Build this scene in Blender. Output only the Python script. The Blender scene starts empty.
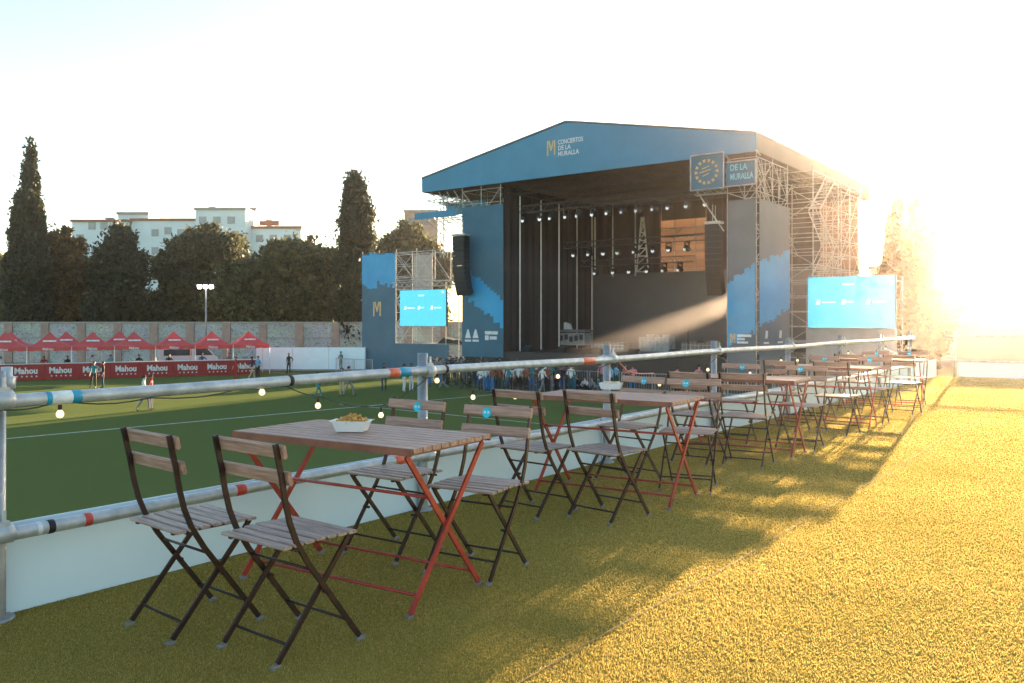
import bpy, bmesh, math, random
import numpy as np
from mathutils import Vector, Matrix

S = bpy.context.scene
COL = S.collection
R = math.radians
rnd = random.Random(7)

# ------------------------------------------------------------------ camera
CAMZ, F, CX, HY = 1.3, 850.0, 512.0, 322.0        # height, focal length and horizon row in pixels
cd = bpy.data.cameras.new('camera'); cam = bpy.data.objects.new('camera', cd); COL.objects.link(cam)
cd.sensor_width = 36; cd.lens = F / 1024 * 36; cd.shift_y = -(341.5 - HY) / 1024
cd.clip_start = 0.05; cd.clip_end = 3000
cam.location = (0, 0, CAMZ); cam.rotation_euler = (R(90), 0, math.atan2(.6, .8))
S.camera = cam

# ------------------------------------------------------------------ light
SUN = Vector((-.1482, 1.1388, .135)).normalized()
elev = math.asin(SUN.z); azim = math.atan2(SUN.x, SUN.y)
W = bpy.data.worlds.new('World'); S.world = W; W.use_nodes = True
nt = W.node_tree; nt.nodes.clear()
sky = nt.nodes.new('ShaderNodeTexSky'); sky.sky_type = 'NISHITA'; sky.sun_disc = False
sky.sun_elevation = elev; sky.sun_rotation = azim
sky.air_density = 1.0; sky.dust_density = 0.8; sky.ozone_density = 1.0; sky.altitude = 600
bg = nt.nodes.new('ShaderNodeBackground'); bg.inputs[1].default_value = 0.05
wo = nt.nodes.new('ShaderNodeOutputWorld')
nt.links.new(sky.outputs[0], bg.inputs[0]); nt.links.new(bg.outputs[0], wo.inputs[0])
sl = bpy.data.lights.new('sun', 'SUN'); sl.energy = 4.5; sl.angle = R(0.53); sl.color = (1, .71, .45)
so = bpy.data.objects.new('sun', sl); COL.objects.link(so)
so.rotation_euler = SUN.to_track_quat('Z', 'Y').to_euler(); so.location = (-30, 200, 60)
vs = S.view_settings
vs.view_transform = 'Standard'; vs.look = 'None'; vs.gamma = 1; vs.exposure = 3.45
HAZE_DENSITY, HAZE_G = 0.00034, 0.86

# ------------------------------------------------------------------ helpers
def pd(px, py, d):
    a = (px - CX) / F
    return Vector((d * (-.6 + .8 * a), d * (.8 + .6 * a), CAMZ + (HY - py) / F * d))
def pz(px, py, z=0.0): return pd(px, py, (CAMZ - z) * F / (py - HY))
def pX(px, py, X): return pd(px, py, X / (-.6 + .8 * (px - CX) / F))
def pY(px, py, Y): return pd(px, py, Y / (.8 + .6 * (px - CX) / F))

class MB:
    def __init__(s, o=(0, 0, 0)):
        s.v = []; s.f = []; s.m = []; s.o = Vector(o); s.mi = 0; s.sm = []; s.smooth = False
    def add(s, vs, fs):
        b = len(s.v); s.v += [tuple(Vector(v) - s.o) for v in vs]
        for f in fs: s.f.append(tuple(i + b for i in f)); s.m.append(s.mi); s.sm.append(s.smooth)
    def box(s, c, d, M=None):
        c = Vector(c); d = Vector(d) / 2
        vs = [Vector((x * d.x, y * d.y, z * d.z)) for x in (-1, 1) for y in (-1, 1) for z in (-1, 1)]
        if M is not None: vs = [M @ v for v in vs]
        s.add([c + v for v in vs], [(0, 1, 3, 2), (4, 6, 7, 5), (0, 4, 5, 1), (2, 3, 7, 6), (0, 2, 6, 4), (1, 5, 7, 3)])
    def bounds(s, x0, x1, y0, y1, z0, z1): s.box(((x0 + x1) / 2, (y0 + y1) / 2, (z0 + z1) / 2), (x1 - x0, y1 - y0, z1 - z0))
    def beam(s, p, q, w, h, up=(0, 0, 1)):
        p, q = Vector(p), Vector(q); d = (q - p).normalized(); a = d.cross(Vector(up))
        if a.length < 1e-4: a = d.cross(Vector((0, 1, 0)))
        a.normalize(); b = a.cross(d)
        o = [a * w / 2 + b * h / 2, -a * w / 2 + b * h / 2, -a * w / 2 - b * h / 2, a * w / 2 - b * h / 2]
        s.add([p + k for k in o] + [q + k for k in o], [(3, 2, 1, 0), (4, 5, 6, 7)] + [(i, (i + 1) % 4, (i + 1) % 4 + 4, i + 4) for i in range(4)])
    def path(s, pts, r, n=8, caps=True):
        pts = [Vector(p) for p in pts]; rs = r if isinstance(r, (list, tuple)) else [r] * len(pts)
        rings = []; ref = None
        for i, p in enumerate(pts):
            d = (pts[min(i + 1, len(pts) - 1)] - pts[max(i - 1, 0)]).normalized()
            if ref is None: ref = d.orthogonal().normalized()
            a = (ref - d * ref.dot(d)).normalized(); ref = a; b = d.cross(a)
            rings += [p + (a * math.cos(2 * math.pi * k / n) + b * math.sin(2 * math.pi * k / n)) * rs[i] for k in range(n)]
        fs = [(i * n + k, i * n + (k + 1) % n, (i + 1) * n + (k + 1) % n, (i + 1) * n + k) for i in range(len(pts) - 1) for k in range(n)]
        sm = s.smooth; s.smooth = n > 6; s.add(rings, fs); s.smooth = False
        if caps:
            b = len(s.v) - len(rings); L = len(pts) - 1
            for f in (tuple(b + k for k in reversed(range(n))), tuple(b + L * n + k for k in range(n))):
                s.f.append(f); s.m.append(s.mi); s.sm.append(False)
        s.smooth = sm
    def tube(s, p, q, r, n=6): s.path([p, q], r, n)
    def lathe(s, c, prof, n=16, M=None):
        c = Vector(c); vs = []
        for r, z in prof:
            for k in range(n):
                v = Vector((r * math.cos(2 * math.pi * k / n), r * math.sin(2 * math.pi * k / n), z))
                vs.append(c + (M @ v if M is not None else v))
        sm = s.smooth; s.smooth = True
        s.add(vs, [(i * n + k, i * n + (k + 1) % n, (i + 1) * n + (k + 1) % n, (i + 1) * n + k) for i in range(len(prof) - 1) for k in range(n)])
        s.smooth = sm
    def ball(s, c, r, n=10, sc=(1, 1, 1)):
        pr = [(max(1e-4, r * math.sin(math.pi * i / 7)), -r * math.cos(math.pi * i / 7)) for i in range(8)]
        s.lathe(c, pr, n, Matrix.Diagonal(Vector(sc)))
    def prism(s, poly, axis, lo, hi):      # poly of (u,v); axis 'y' -> (u,t,v); 'z' -> (u,v,t); 'x' -> (t,u,v)
        mk = {'y': lambda u, v, t: (u, t, v), 'z': lambda u, v, t: (u, v, t), 'x': lambda u, v, t: (t, u, v)}[axis]
        n = len(poly)
        s.add([mk(u, v, lo) for u, v in poly] + [mk(u, v, hi) for u, v in poly],
              [tuple(range(n)), tuple(reversed(range(n, 2 * n)))] + [(i, i + n, (i + 1) % n + n, (i + 1) % n) for i in range(n)])
    def truss(s, p, q, w, step, r, n=5, up=(0, 0, 1)):
        p, q = Vector(p), Vector(q); L = (q - p).length; d = (q - p) / L
        a = d.cross(Vector(up)); a = a.normalized() if a.length > 1e-3 else Vector((1, 0, 0)); b = a.cross(d)
        cs = [a * w / 2 + b * w / 2, -a * w / 2 + b * w / 2, -a * w / 2 - b * w / 2, a * w / 2 - b * w / 2]
        for c in cs: s.tube(p + c, q + c, r, n)
        k = max(1, round(L / step)); st = L / k
        for i in range(k):
            for j in range(4):
                c0, c1 = (cs[j], cs[(j + 1) % 4]) if (i + j) % 2 else (cs[(j + 1) % 4], cs[j])
                s.tube(p + d * i * st + c0, p + d * (i + 1) * st + c1, r * .6, 4)
    def build(s, name, mats, parent=None, **kw):
        me = bpy.data.meshes.new(name); me.from_pydata(s.v, [], s.f)
        ms = mats if isinstance(mats, (list, tuple)) else [mats]
        for m in ms: me.materials.append(m)
        me.polygons.foreach_set('material_index', s.m); me.polygons.foreach_set('use_smooth', s.sm)
        bm = bmesh.new(); bm.from_mesh(me); bmesh.ops.recalc_face_normals(bm, faces=bm.faces); bm.to_mesh(me); bm.free()
        o = bpy.data.objects.new(name, me); COL.objects.link(o)
        if parent: o.parent = parent
        else: o.location = s.o
        for k, v in kw.items(): o[k] = v
        return o

def thing(name, label, cat, loc=(0, 0, 0), rz=0.0, group=None):
    o = bpy.data.objects.new(name, None); COL.objects.link(o); o.location = loc; o.rotation_euler = (0, 0, rz)
    o.empty_display_size = .2
    o['label'] = label; o['category'] = cat
    if group: o['group'] = group
    return o
def tag(o, label, cat, group=None):
    o['label'] = label; o['category'] = cat
    if group: o['group'] = group
    return o
def struct(o): o['kind'] = 'structure'; return o
def dup(o, loc, rz, label, group=None, name=None):
    r = o.copy(); COL.objects.link(r); r.location = loc; r.rotation_euler = (0, 0, rz); r['label'] = label
    if group: r['group'] = group
    for ch in list(o.children):
        c = ch.copy(); COL.objects.link(c); c.parent = r
        for g in list(ch.children):
            e = g.copy(); COL.objects.link(e); e.parent = c
    return r
def np_mesh(name, co, faces_n, mats, parent=None, loc=(0, 0, 0), midx=None, smooth=False):
    """co (N,3); faces all with faces_n corners, consecutive vertices"""
    me = bpy.data.meshes.new(name); n = len(co); nf = n // faces_n
    me.vertices.add(n); me.vertices.foreach_set('co', np.ascontiguousarray(co, dtype=np.float32).ravel())
    me.loops.add(n); me.loops.foreach_set('vertex_index', np.arange(n, dtype=np.int32))
    me.polygons.add(nf); me.polygons.foreach_set('loop_start', np.arange(0, n, faces_n, dtype=np.int32))
    if midx is not None: me.polygons.foreach_set('material_index', midx.astype(np.int32))
    for m in (mats if isinstance(mats, (list, tuple)) else [mats]): me.materials.append(m)
    me.update(calc_edges=True); me.validate()
    o = bpy.data.objects.new(name, me); COL.objects.link(o)
    if parent: o.parent = parent
    else: o.location = loc
    return o
def text_mesh(name, txt, size, mat, loc, rot, parent=None, ext=.01, align='LEFT', bold=0.0, sx=1.0):
    cu = bpy.data.curves.new(name, 'FONT'); cu.body = txt; cu.size = size; cu.extrude = ext; cu.align_x = align
    cu.offset = bold; cu.resolution_u = 3
    t = bpy.data.objects.new(name, cu); COL.objects.link(t)
    dg = bpy.context.evaluated_depsgraph_get(); me = bpy.data.meshes.new_from_object(t.evaluated_get(dg))
    bpy.data.objects.remove(t); bpy.data.curves.remove(cu)
    me.materials.clear(); me.materials.append(mat)
    o = bpy.data.objects.new(name, me); COL.objects.link(o); o.location = loc; o.rotation_euler = rot; o.scale = (sx, 1, 1)
    if parent: o.parent = parent
    return o

# ------------------------------------------------------------------ materials
def mat(name, c1, c2=None, scale=3.0, rough=.6, metal=0.0, bump=0.0, bscale=None, stretch=(1, 1, 1), emit=None, spec=.5, detail=4, trans=0.0, sheet=False, coords='Object', lo=.35, hi=.65):
    m = bpy.data.materials.new(name); m.use_nodes = True; t = m.node_tree; N = t.nodes; L = t.links
    p = N['Principled BSDF']; p.inputs['Roughness'].default_value = rough; p.inputs['Metallic'].default_value = metal
    p.inputs['Specular IOR Level'].default_value = spec
    tc = N.new('ShaderNodeTexCoord'); mp = N.new('ShaderNodeMapping'); mp.inputs['Scale'].default_value = stretch
    L.new(tc.outputs[coords], mp.inputs[0])
    nz = N.new('ShaderNodeTexNoise'); nz.inputs['Scale'].default_value = scale; nz.inputs['Detail'].default_value = detail; nz.inputs['Roughness'].default_value = .6
    L.new(mp.outputs[0], nz.inputs[0])
    r = N.new('ShaderNodeValToRGB'); c2 = c2 or tuple(x * .75 for x in c1)
    r.color_ramp.elements[0].position = lo; r.color_ramp.elements[1].position = hi
    r.color_ramp.elements[0].color = (*c2, 1); r.color_ramp.elements[1].color = (*c1, 1)
    L.new(nz.outputs[0], r.inputs[0]); L.new(r.outputs[0], p.inputs['Base Color'])
    if bump:
        b = N.new('ShaderNodeBump'); b.inputs['Strength'].default_value = bump; b.inputs['Distance'].default_value = .02
        n2 = N.new('ShaderNodeTexNoise'); n2.inputs['Scale'].default_value = bscale or scale * 4; n2.inputs['Detail'].default_value = 6
        L.new(mp.outputs[0], n2.inputs[0]); L.new(n2.outputs[0], b.inputs['Height']); L.new(b.outputs[0], p.inputs['Normal'])
    if emit:
        p.inputs['Emission Color'].default_value = (*emit[0], 1); p.inputs['Emission Strength'].default_value = emit[1]
    if trans:
        tr = N.new('ShaderNodeBsdfTranslucent'); mx = N.new('ShaderNodeMixShader'); mx.inputs[0].default_value = trans
        L.new(r.outputs[0], tr.inputs[0]); L.new(p.outputs[0], mx.inputs[1]); L.new(tr.outputs[0], mx.inputs[2])
        L.new(mx.outputs[0], N['Material Output'].inputs[0])
    return m
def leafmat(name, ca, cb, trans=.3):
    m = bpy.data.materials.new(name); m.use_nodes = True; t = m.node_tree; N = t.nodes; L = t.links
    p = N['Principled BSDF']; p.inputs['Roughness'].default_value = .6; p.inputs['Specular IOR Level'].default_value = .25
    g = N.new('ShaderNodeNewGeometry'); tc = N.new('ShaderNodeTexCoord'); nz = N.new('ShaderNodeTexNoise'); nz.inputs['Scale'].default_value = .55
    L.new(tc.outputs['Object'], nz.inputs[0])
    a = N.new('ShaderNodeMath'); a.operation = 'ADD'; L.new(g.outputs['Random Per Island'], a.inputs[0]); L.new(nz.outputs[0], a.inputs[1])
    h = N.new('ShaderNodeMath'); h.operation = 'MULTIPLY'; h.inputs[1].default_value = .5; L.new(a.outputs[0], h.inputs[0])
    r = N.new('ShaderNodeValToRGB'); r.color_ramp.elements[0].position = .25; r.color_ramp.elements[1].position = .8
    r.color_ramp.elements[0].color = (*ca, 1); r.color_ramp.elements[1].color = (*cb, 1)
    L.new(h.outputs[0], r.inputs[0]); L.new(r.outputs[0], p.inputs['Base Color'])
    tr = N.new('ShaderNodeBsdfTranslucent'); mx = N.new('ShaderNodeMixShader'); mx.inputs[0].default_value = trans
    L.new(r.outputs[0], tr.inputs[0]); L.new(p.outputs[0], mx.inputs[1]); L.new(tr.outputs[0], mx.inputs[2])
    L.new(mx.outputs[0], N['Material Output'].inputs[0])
    return m

M = {}
M['steel'] = mat('galvanised steel', (.54, .58, .61), (.36, .40, .43), 12, .45, .35, .12, 60)
M['poststeel'] = mat('duller galvanised steel', (.36, .39, .41), (.24, .26, .28), 9, .42, .55, .12, 60)
M['steel2'] = mat('scaffold steel', (.52, .52, .52), (.34, .34, .34), 3, .5, .35)
M['darksteel'] = mat('dull dark truss', (.10, .085, .08), (.06, .05, .048), 3, .5, .2)
M['wood'] = mat('weathered slat wood', (.46, .29, .225), (.25, .145, .11), 6, .5, 0, .25, 30, (1, 14, 14))
M['woodseat'] = mat('weathered seat wood', (.44, .33, .28), (.22, .15, .125), 6, .5, 0, .25, 30, (1, 14, 14))
M['woodend'] = mat('reddish table rim wood', (.26, .10, .06), (.17, .06, .04), 8, .45, 0, .2, 30)
M['darkiron'] = mat('dark brown painted iron', (.040, .017, .014), (.018, .009, .009), 22, .4, .2, .12, 90)
M['rediron'] = mat('red painted iron', (.42, .045, .032), (.25, .028, .022), 14, .38, .1, .1, 60)
M['rubber'] = mat('grey rubber', (.26, .26, .26), (.14, .14, .14), 8, .6)
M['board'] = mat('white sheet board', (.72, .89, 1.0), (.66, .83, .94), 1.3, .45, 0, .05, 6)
M['black'] = mat('matt black', (.02, .02, .021), (.011, .011, .012), 2, .7)
M['cable'] = mat('black cable', (.016, .016, .016), None, 5, .5)
M['bulb'] = mat('lit bulb glass', (1, .9, .7), None, 3, .3, emit=((1, .66, .34), .16))
M['cyan'] = mat('cyan round tag', (.02, .55, .74), (.02, .48, .66), 20, .35)
M['tagmark'] = mat('pale tag print', (.7, .85, .9), None, 20, .5)
M['tapeblue'] = mat('blue tape', (.02, .33, .55), None, 20, .4)
M['tapewhite'] = mat('white label tape', (.72, .8, .84), None, 20, .4)
M['tapered'] = mat('red tape', (.6, .07, .05), None, 20, .4)
M['tapeorange'] = mat('orange tape', (.75, .14, .06), None, 20, .4)
M['blue'] = mat('petrol blue banner', (.058, .25, .42), (.048, .215, .36), .5, .6, 0, .5, 1.2)
M['navy'] = mat('dark navy banner', (.036, .14, .22), (.029, .11, .18), .6, .6, 0, .6, 1.6)
M['brush'] = mat('bright blue banner brush', (.03, .36, .68), (.02, .28, .58), .7, .6)
M['navyglare'] = mat('glare-greyed navy banner', (.125, .145, .17), (.10, .12, .14), .6, .6, 0, .6, 1.6)  # navy banner with the sun glare put into its colour
M['brushglare'] = mat('glare-paled banner brush', (.10, .38, .62), (.08, .31, .53), .7, .6)  # brush blue lightened by the same painted-in glare
M['white'] = mat('white print', (.75, .78, .8), None, 6, .5)
M['yellow'] = mat('pale gold print', (.72, .50, .22), None, 6, .5)
M['cyanprint'] = mat('light cyan print', (.2, .62, .75), None, 6, .5)
M['roofsheet'] = mat('grey roof membrane', (.2, .19, .18), (.16, .15, .14), .6, .6)
M['rooffascia'] = mat('grey blue side membrane', (.12, .10, .098), (.095, .08, .08), .5, .6)
M['ceiling'] = mat('dark roof lining', (.11, .07, .055), (.08, .052, .042), .7, .8)
M['drape'] = mat('black stage drape', (.050, .034, .032), (.028, .019, .018), 1.4, .85, 0, .4, 3, (1, 1, .05))
M['ledwall'] = mat('switched off video wall', (.10, .095, .10), (.08, .075, .08), .5, .45)
M['scrim'] = mat('translucent rear mesh', (.30, .23, .18), (.20, .15, .115), .6, .8, trans=.55, stretch=(.15, 1, 6))
M['deck'] = mat('black stage deck', (.03, .028, .027), (.02, .019, .018), 1, .55)
M['pa'] = mat('black speaker grille', (.018, .017, .018), (.012, .012, .012), 8, .6)
M['case'] = mat('grey equipment case', (.22, .23, .23), (.12, .13, .13), 2.5, .5)
M['paleequip'] = mat('pale equipment cloth', (.42, .42, .42), (.24, .24, .25), 3, .7)
M['lens'] = mat('pale lamp lens', (.8, .85, .88), None, 4, .1, emit=((1, 1, 1), .05))
M['screen'] = mat('lit cyan screen', (.02, .1, .13), None, 2, .3, emit=((.055, .50, .74), .14))
M['screenink'] = mat('lit white screen print', (.5, .6, .6), None, 2, .3, emit=((.75, .95, 1), .16))
M['redtent'] = mat('red tent canvas', (.74, .12, .11), (.64, .09, .09), .8, .6, trans=.3)
M['redbar'] = mat('dark red bar board', (.33, .014, .018), (.27, .01, .014), .8, .45)
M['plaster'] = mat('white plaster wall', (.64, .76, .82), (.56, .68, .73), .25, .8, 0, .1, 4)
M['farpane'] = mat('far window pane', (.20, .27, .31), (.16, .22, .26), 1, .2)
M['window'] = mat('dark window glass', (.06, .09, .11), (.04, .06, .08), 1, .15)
M['shutter'] = mat('grey window frame', (.35, .38, .4), None, 2, .6)
M['rooftile'] = mat('terracotta roof edge', (.30, .12, .08), (.22, .09, .06), 1, .8)
M['brick'] = mat('pinkish brick', (.38, .27, .23), (.29, .2, .17), 1.2, .85)
M['concrete'] = mat('concrete cap', (.36, .33, .31), (.28, .26, .25), .8, .85)
M['bark'] = mat('tree bark', (.10, .07, .05), (.06, .04, .03), 2, .9, 0, .6, 6, (1, 1, .2))
M['farwall'] = mat('pale plaster facade', (.45, .36, .3), (.38, .31, .26), .25, .8)
M['paintline'] = mat('white line paint', (.62, .66, .62), (.45, .5, .43), 5, .8)
M['tray'] = mat('white card tray', (.80, .80, .80), (.74, .75, .76), 6, .5)
M['chips'] = mat('golden crisps', (.72, .42, .13), (.55, .27, .06), 40, .5, lo=.3, hi=.6)
M['tyre'] = mat('tyre rubber', (.02, .02, .02), None, 5, .8)
M['vanpaint'] = mat('white vehicle paint', (.72, .74, .76), (.68, .7, .72), 1, .25)
M['chrome'] = mat('lamp metal', (.3, .3, .3), None, 4, .4, .6)
M['lamplit'] = mat('lit floodlight', (1, 1, 1), None, 3, .3, emit=((1, .97, .92), 4.0))
M['leafdark'] = leafmat('dark cypress leaf', (.020, .028, .016), (.065, .075, .036), .25)
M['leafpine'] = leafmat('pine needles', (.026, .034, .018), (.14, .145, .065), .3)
M['leafwarm'] = leafmat('sun-tinted pine needles', (.05, .042, .015), (.24, .145, .05), .35)  # warm sunlight on the pine put into its needle colour
M['leafsun'] = leafmat('backlight-tinted foliage', (.09, .05, .016), (.22, .12, .035), .6)  # orange of the backlight put into the leaf colour

# turf materials
def turf(name, a, b, c, sc):
    m = bpy.data.materials.new(name); m.use_nodes = True; t = m.node_tree; N = t.nodes; L = t.links
    p = N['Principled BSDF']; p.inputs['Roughness'].default_value = .85; p.inputs['Specular IOR Level'].default_value = .0
    tc = N.new('ShaderNodeTexCoord'); n1 = N.new('ShaderNodeTexNoise'); n1.inputs['Scale'].default_value = sc; n1.inputs['Detail'].default_value = 8
    n2 = N.new('ShaderNodeTexNoise'); n2.inputs['Scale'].default_value = .35; n2.inputs['Detail'].default_value = 5
    L.new(tc.outputs['Object'], n1.inputs[0]); L.new(tc.outputs['Object'], n2.inputs[0])
    r = N.new('ShaderNodeValToRGB'); r.color_ramp.elements[0].position = .35; r.color_ramp.elements[1].position = .68
    r.color_ramp.elements[0].color = (*a, 1); r.color_ramp.elements[1].color = (*b, 1); L.new(n1.outputs[0], r.inputs[0])
    mx = N.new('ShaderNodeMix'); mx.data_type = 'RGBA'; L.new(n2.outputs[0], mx.inputs[0]); L.new(r.outputs[0], mx.inputs[6]); mx.inputs[7].default_value = (*c, 1)
    L.new(mx.outputs[2], p.inputs['Base Color'])
    bp = N.new('ShaderNodeBump'); bp.inputs['Strength'].default_value = .6; bp.inputs['Distance'].default_value = .03
    L.new(n1.outputs[0], bp.inputs['Height']); L.new(bp.outputs[0], p.inputs['Normal'])
    return m
M['turf'] = turf('terrace turf backing', (.18, .155, .03), (.36, .29, .075), (.26, .22, .055), 60)
M['pitch'] = turf('football turf', (.10, .125, .038), (.165, .20, .072), (.115, .145, .048), 45)
M['blade'] = leafmat('synthetic turf blade', (.275, .225, .045), (.66, .49, .165), .55)

# ================================================================== SETTING
PZ = -3.0
mb = MB(); mb.add([(-400, -400, PZ), (400, -400, PZ), (400, 400, PZ), (-400, 400, PZ)], [(0, 1, 2, 3)])
struct(mb.build('ground', M['pitch']))
# terrace (raised platform with synthetic turf)
mb = MB(); mb.bounds(-4.12, 14, -8, 22.7, -3.0 + .004, 0); struct(mb.build('terrace', M['turf']))
# pitch markings
mb = MB()
def stripe(p, q, w, z):
    p, q = Vector((*p, z)), Vector((*q, z)); d = (q - p).normalized(); a = Vector((-d.y, d.x, 0)) * w / 2
    mb.add([p - a, p + a, q + a, q - a], [(0, 1, 2, 3)])
stripe((-34.7, 4), (-31.0, 40.5), .14, PZ + .004)
stripe((-34.0, 30.2), (-13, 29.0), .10, PZ + .008)
stripe((-31.0, 40.5), (-12, 39), .12, PZ + .008)
stripe((-60, 45.8), (-31.0, 44.5), .12, PZ + .004)
struct(mb.build('pitch_markings', M['paintline']))
# turf seam: low ridges where two rolls meet
mb = MB()
for x in (-1.80, .25):
    for y in np.arange(.3, 22.4, .4):
        k = .012 * math.sin(y * 1.7); k2 = .012 * math.sin((y + .4) * 1.7)
        mb.add([(x + k - .003, y, .007), (x + k + .003, y, .007), (x + k2 + .003, y + .4, .007), (x + k2 - .003, y + .4, .007)], [(0, 1, 2, 3)])
struct(mb.build('turf_seam', mat('pale turf seam', (.24, .19, .055), (.16, .12, .035), 60, .95)))

# turf blades: uncountable, one object
def make_turf():
    g = np.random.default_rng(3); n = 2100000
    # sample y with density ~ 1/r^2 over a strip x in [-4.05,1.2], y in [0.4,22.5]
    x = g.uniform(-4.06, 1.2, n * 3); u = g.uniform(0, 1, n * 3)
    y = .4 + 22.1 * u ** 1.9
    r = np.sqrt(x * x + y * y); pdf = y.clip(.45) ** (1 / 1.9 - 1)
    w = (1 / np.maximum(r, 1.7) ** 1.85) / pdf; w /= np.quantile(w, .985)
    k = g.uniform(0, 1, n * 3) < w; x, y, r = x[k][:n], y[k][:n], r[k][:n]; n = len(x)
    sc = np.clip(r / 3.0, .7, 7)
    hgt = g.uniform(.005, .0095, n) * (1 + .25 * np.sin(x * 5 + 3 * np.sin(y * 2.3)) * np.sin(y * 4.1)); wd = .0014 * sc * g.uniform(.7, 1.3, n)
    th = g.uniform(0, 2 * np.pi, n); ln = g.normal(0, .45, (n, 2))
    co = np.zeros((n, 3, 3))
    co[:, 0, 0] = x - np.cos(th) * wd; co[:, 0, 1] = y - np.sin(th) * wd
    co[:, 1, 0] = x + np.cos(th) * wd; co[:, 1, 1] = y + np.sin(th) * wd
    co[:, 2, 0] = x + ln[:, 0] * hgt; co[:, 2, 1] = y + ln[:, 1] * hgt; co[:, 2, 2] = hgt
    print('turf blades', n)
    o = np_mesh('turf_grass', co.reshape(-1, 3), 3, M['blade'])
    o['kind'] = 'stuff'; o['label'] = 'short olive synthetic grass pile covering the terrace'; o['category'] = 'grass'
make_turf()

# ================================================================== TREES
def crown(seed, lobes, n, size, name, m, parent, loc, flat=.0, up=0.0, core=.78, nclump=60, jit=.10, sub=7):
    """lobes: (cx,cy,cz,rx,ry,rz) relative to loc; leaf quads gathered in clumps over the lobes' shells"""
    g = np.random.default_rng(seed); L = np.array(lobes, float); L0 = L
    if sub:
        ex = []
        for l in L:
            for _ in range(sub):
                v = g.normal(size=3); v[2] = abs(v[2]) * 1.1 - .25; v /= np.linalg.norm(v); f = g.uniform(.26, .46)
                ex.append(np.concatenate([l[:3] + v * l[3:] * g.uniform(.72, .98), l[3:] * f * g.uniform(.8, 1.2, 3)]))
        L = np.concatenate([L * np.array([1, 1, 1, .88, .88, .88]), np.array(ex)])
    A = (L[:, 3] * L[:, 5]); A /= A.sum()
    nc = max(8, n // nclump); li = g.choice(len(L), nc, p=A); v = g.normal(size=(nc, 3)); v /= np.linalg.norm(v, axis=1)[:, None]
    rr = g.uniform(.70, 1.03, nc) ** .8
    c = L[li, :3] + v * L[li, 3:] * rr[:, None]
    ok = np.ones(nc, bool)
    for k in range(len(L)): ok &= ~((((c - L[k, :3]) / (L[k, 3:] * .66)) ** 2).sum(1) < 1)
    c = c[ok]; rad = (L[li, 3:].mean(1) * jit + .15)[ok]; rad *= g.uniform(.5, 1.5, len(rad))
    ci = g.integers(0, len(c), n); p = c[ci] + g.normal(size=(n, 3)) * rad[ci][:, None] * np.array([1, 1, 1 + up])
    a = g.normal(size=(n, 3)); a[:, 2] = a[:, 2] * (1 - flat) + up * 2 * np.sign(g.normal(size=n) + .8); a /= np.linalg.norm(a, axis=1)[:, None]
    b = np.cross(a, g.normal(size=(n, 3))); b /= np.linalg.norm(b, axis=1)[:, None]
    s = size * g.uniform(.5, 1.3, n)[:, None]
    q = np.stack([p - a * s * 1.2, p + b * s * .55, p + a * s * 1.2, p - b * s * .55], 1)
    co = [q.reshape(-1, 3)]
    # inner dark mass of branchlets keeps the middle from being see-through
    L = L0; A = (L[:, 3] * L[:, 5]); A /= A.sum()
    k = int(n * .25); lj = g.choice(len(L), k, p=A); v = g.normal(size=(k, 3)); v /= np.linalg.norm(v, axis=1)[:, None]
    p = L[lj, :3] + v * L[lj, 3:] * (core * g.uniform(.3, 1, k) ** .5)[:, None]
    a = g.normal(size=(k, 3)); a /= np.linalg.norm(a, axis=1)[:, None]; b = np.cross(a, g.normal(size=(k, 3))); b /= np.linalg.norm(b, axis=1)[:, None]
    s = size * 2.6
    co.append(np.stack([p - a * s, p + b * s, p + a * s, p - b * s], 1).reshape(-1, 3))
    return np_mesh('crown', np.concatenate(co), 4, m, parent)
def limbs(mb, base, tops, r):
    for t in tops:
        t = Vector(t); mid = base.lerp(t, .5) + Vector((rnd.uniform(-.4, .4), rnd.uniform(-.4, .4), rnd.uniform(-.2, .5)))
        mb.path([base, mid, t], [r, r * .65, r * .2], 7)
def tree(name, label, px, D, lobes, n, size, m, seed, trunk_h, trunk_r, group='trees around the ground', **kw):
    b = pd(px, HY, D); b.z = PZ; t = thing(name, label, 'tree', b, math.atan2(.6, .8), group)   # local x runs across the view
    crown(seed, lobes, n, size, name, m, t, b, **kw)
    mb = MB(); top = Vector((0, 0, trunk_h))
    mb.path([(0, 0, 0), (.1, 0, trunk_h * .5), top], [trunk_r, trunk_r * .75, trunk_r * .55], 9)
    limbs(mb, top, [(l[0] * .9, l[1] * .9, l[2] + l[5] * .2) for l in lobes], trunk_r * .5)
    mb.build('trunk', M['bark'], t)
    return t
def zz(py, D): return (HY - py) / F * D + CAMZ - PZ      # height above the pitch of picture row py at distance D
def ww(px, D): return px / F * D
def cypress_lobes(H, r, spires):
    out = []
    for (x, h, rr) in spires:
        k = 9
        for i in range(k):
            f = (i + .5) / k; pr = rr * (.72 + .28 * math.sin(min(1, f * 2) * math.pi / 2)) * (1 if f < .55 else max(.05, 1 - ((f - .55) / .45) ** 1.2 * .97))
            out.append((x * (1 - f * .3), rnd.uniform(-.2, .2), 1 + (h - 1) * f, pr, pr, (h - 1) / k * .85))
    return out
D = 100
H = zz(151, D)
tree('cypress_tree', 'tallest dark cypress with several pointed spires at the left edge', 27, D, cypress_lobes(H, 2, [(.9, H, 1.45), (-.1, H * .90, 1.5), (-1.2, H * .78, 1.35), (.5, H * .72, 2.0), (-.4, H * .5, 2.3)]), 40000, .26, M['leafdark'], 11, 4, .5, up=.6, core=.7, nclump=40, sub=2)
D = 96; H = zz(228, D)
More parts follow.
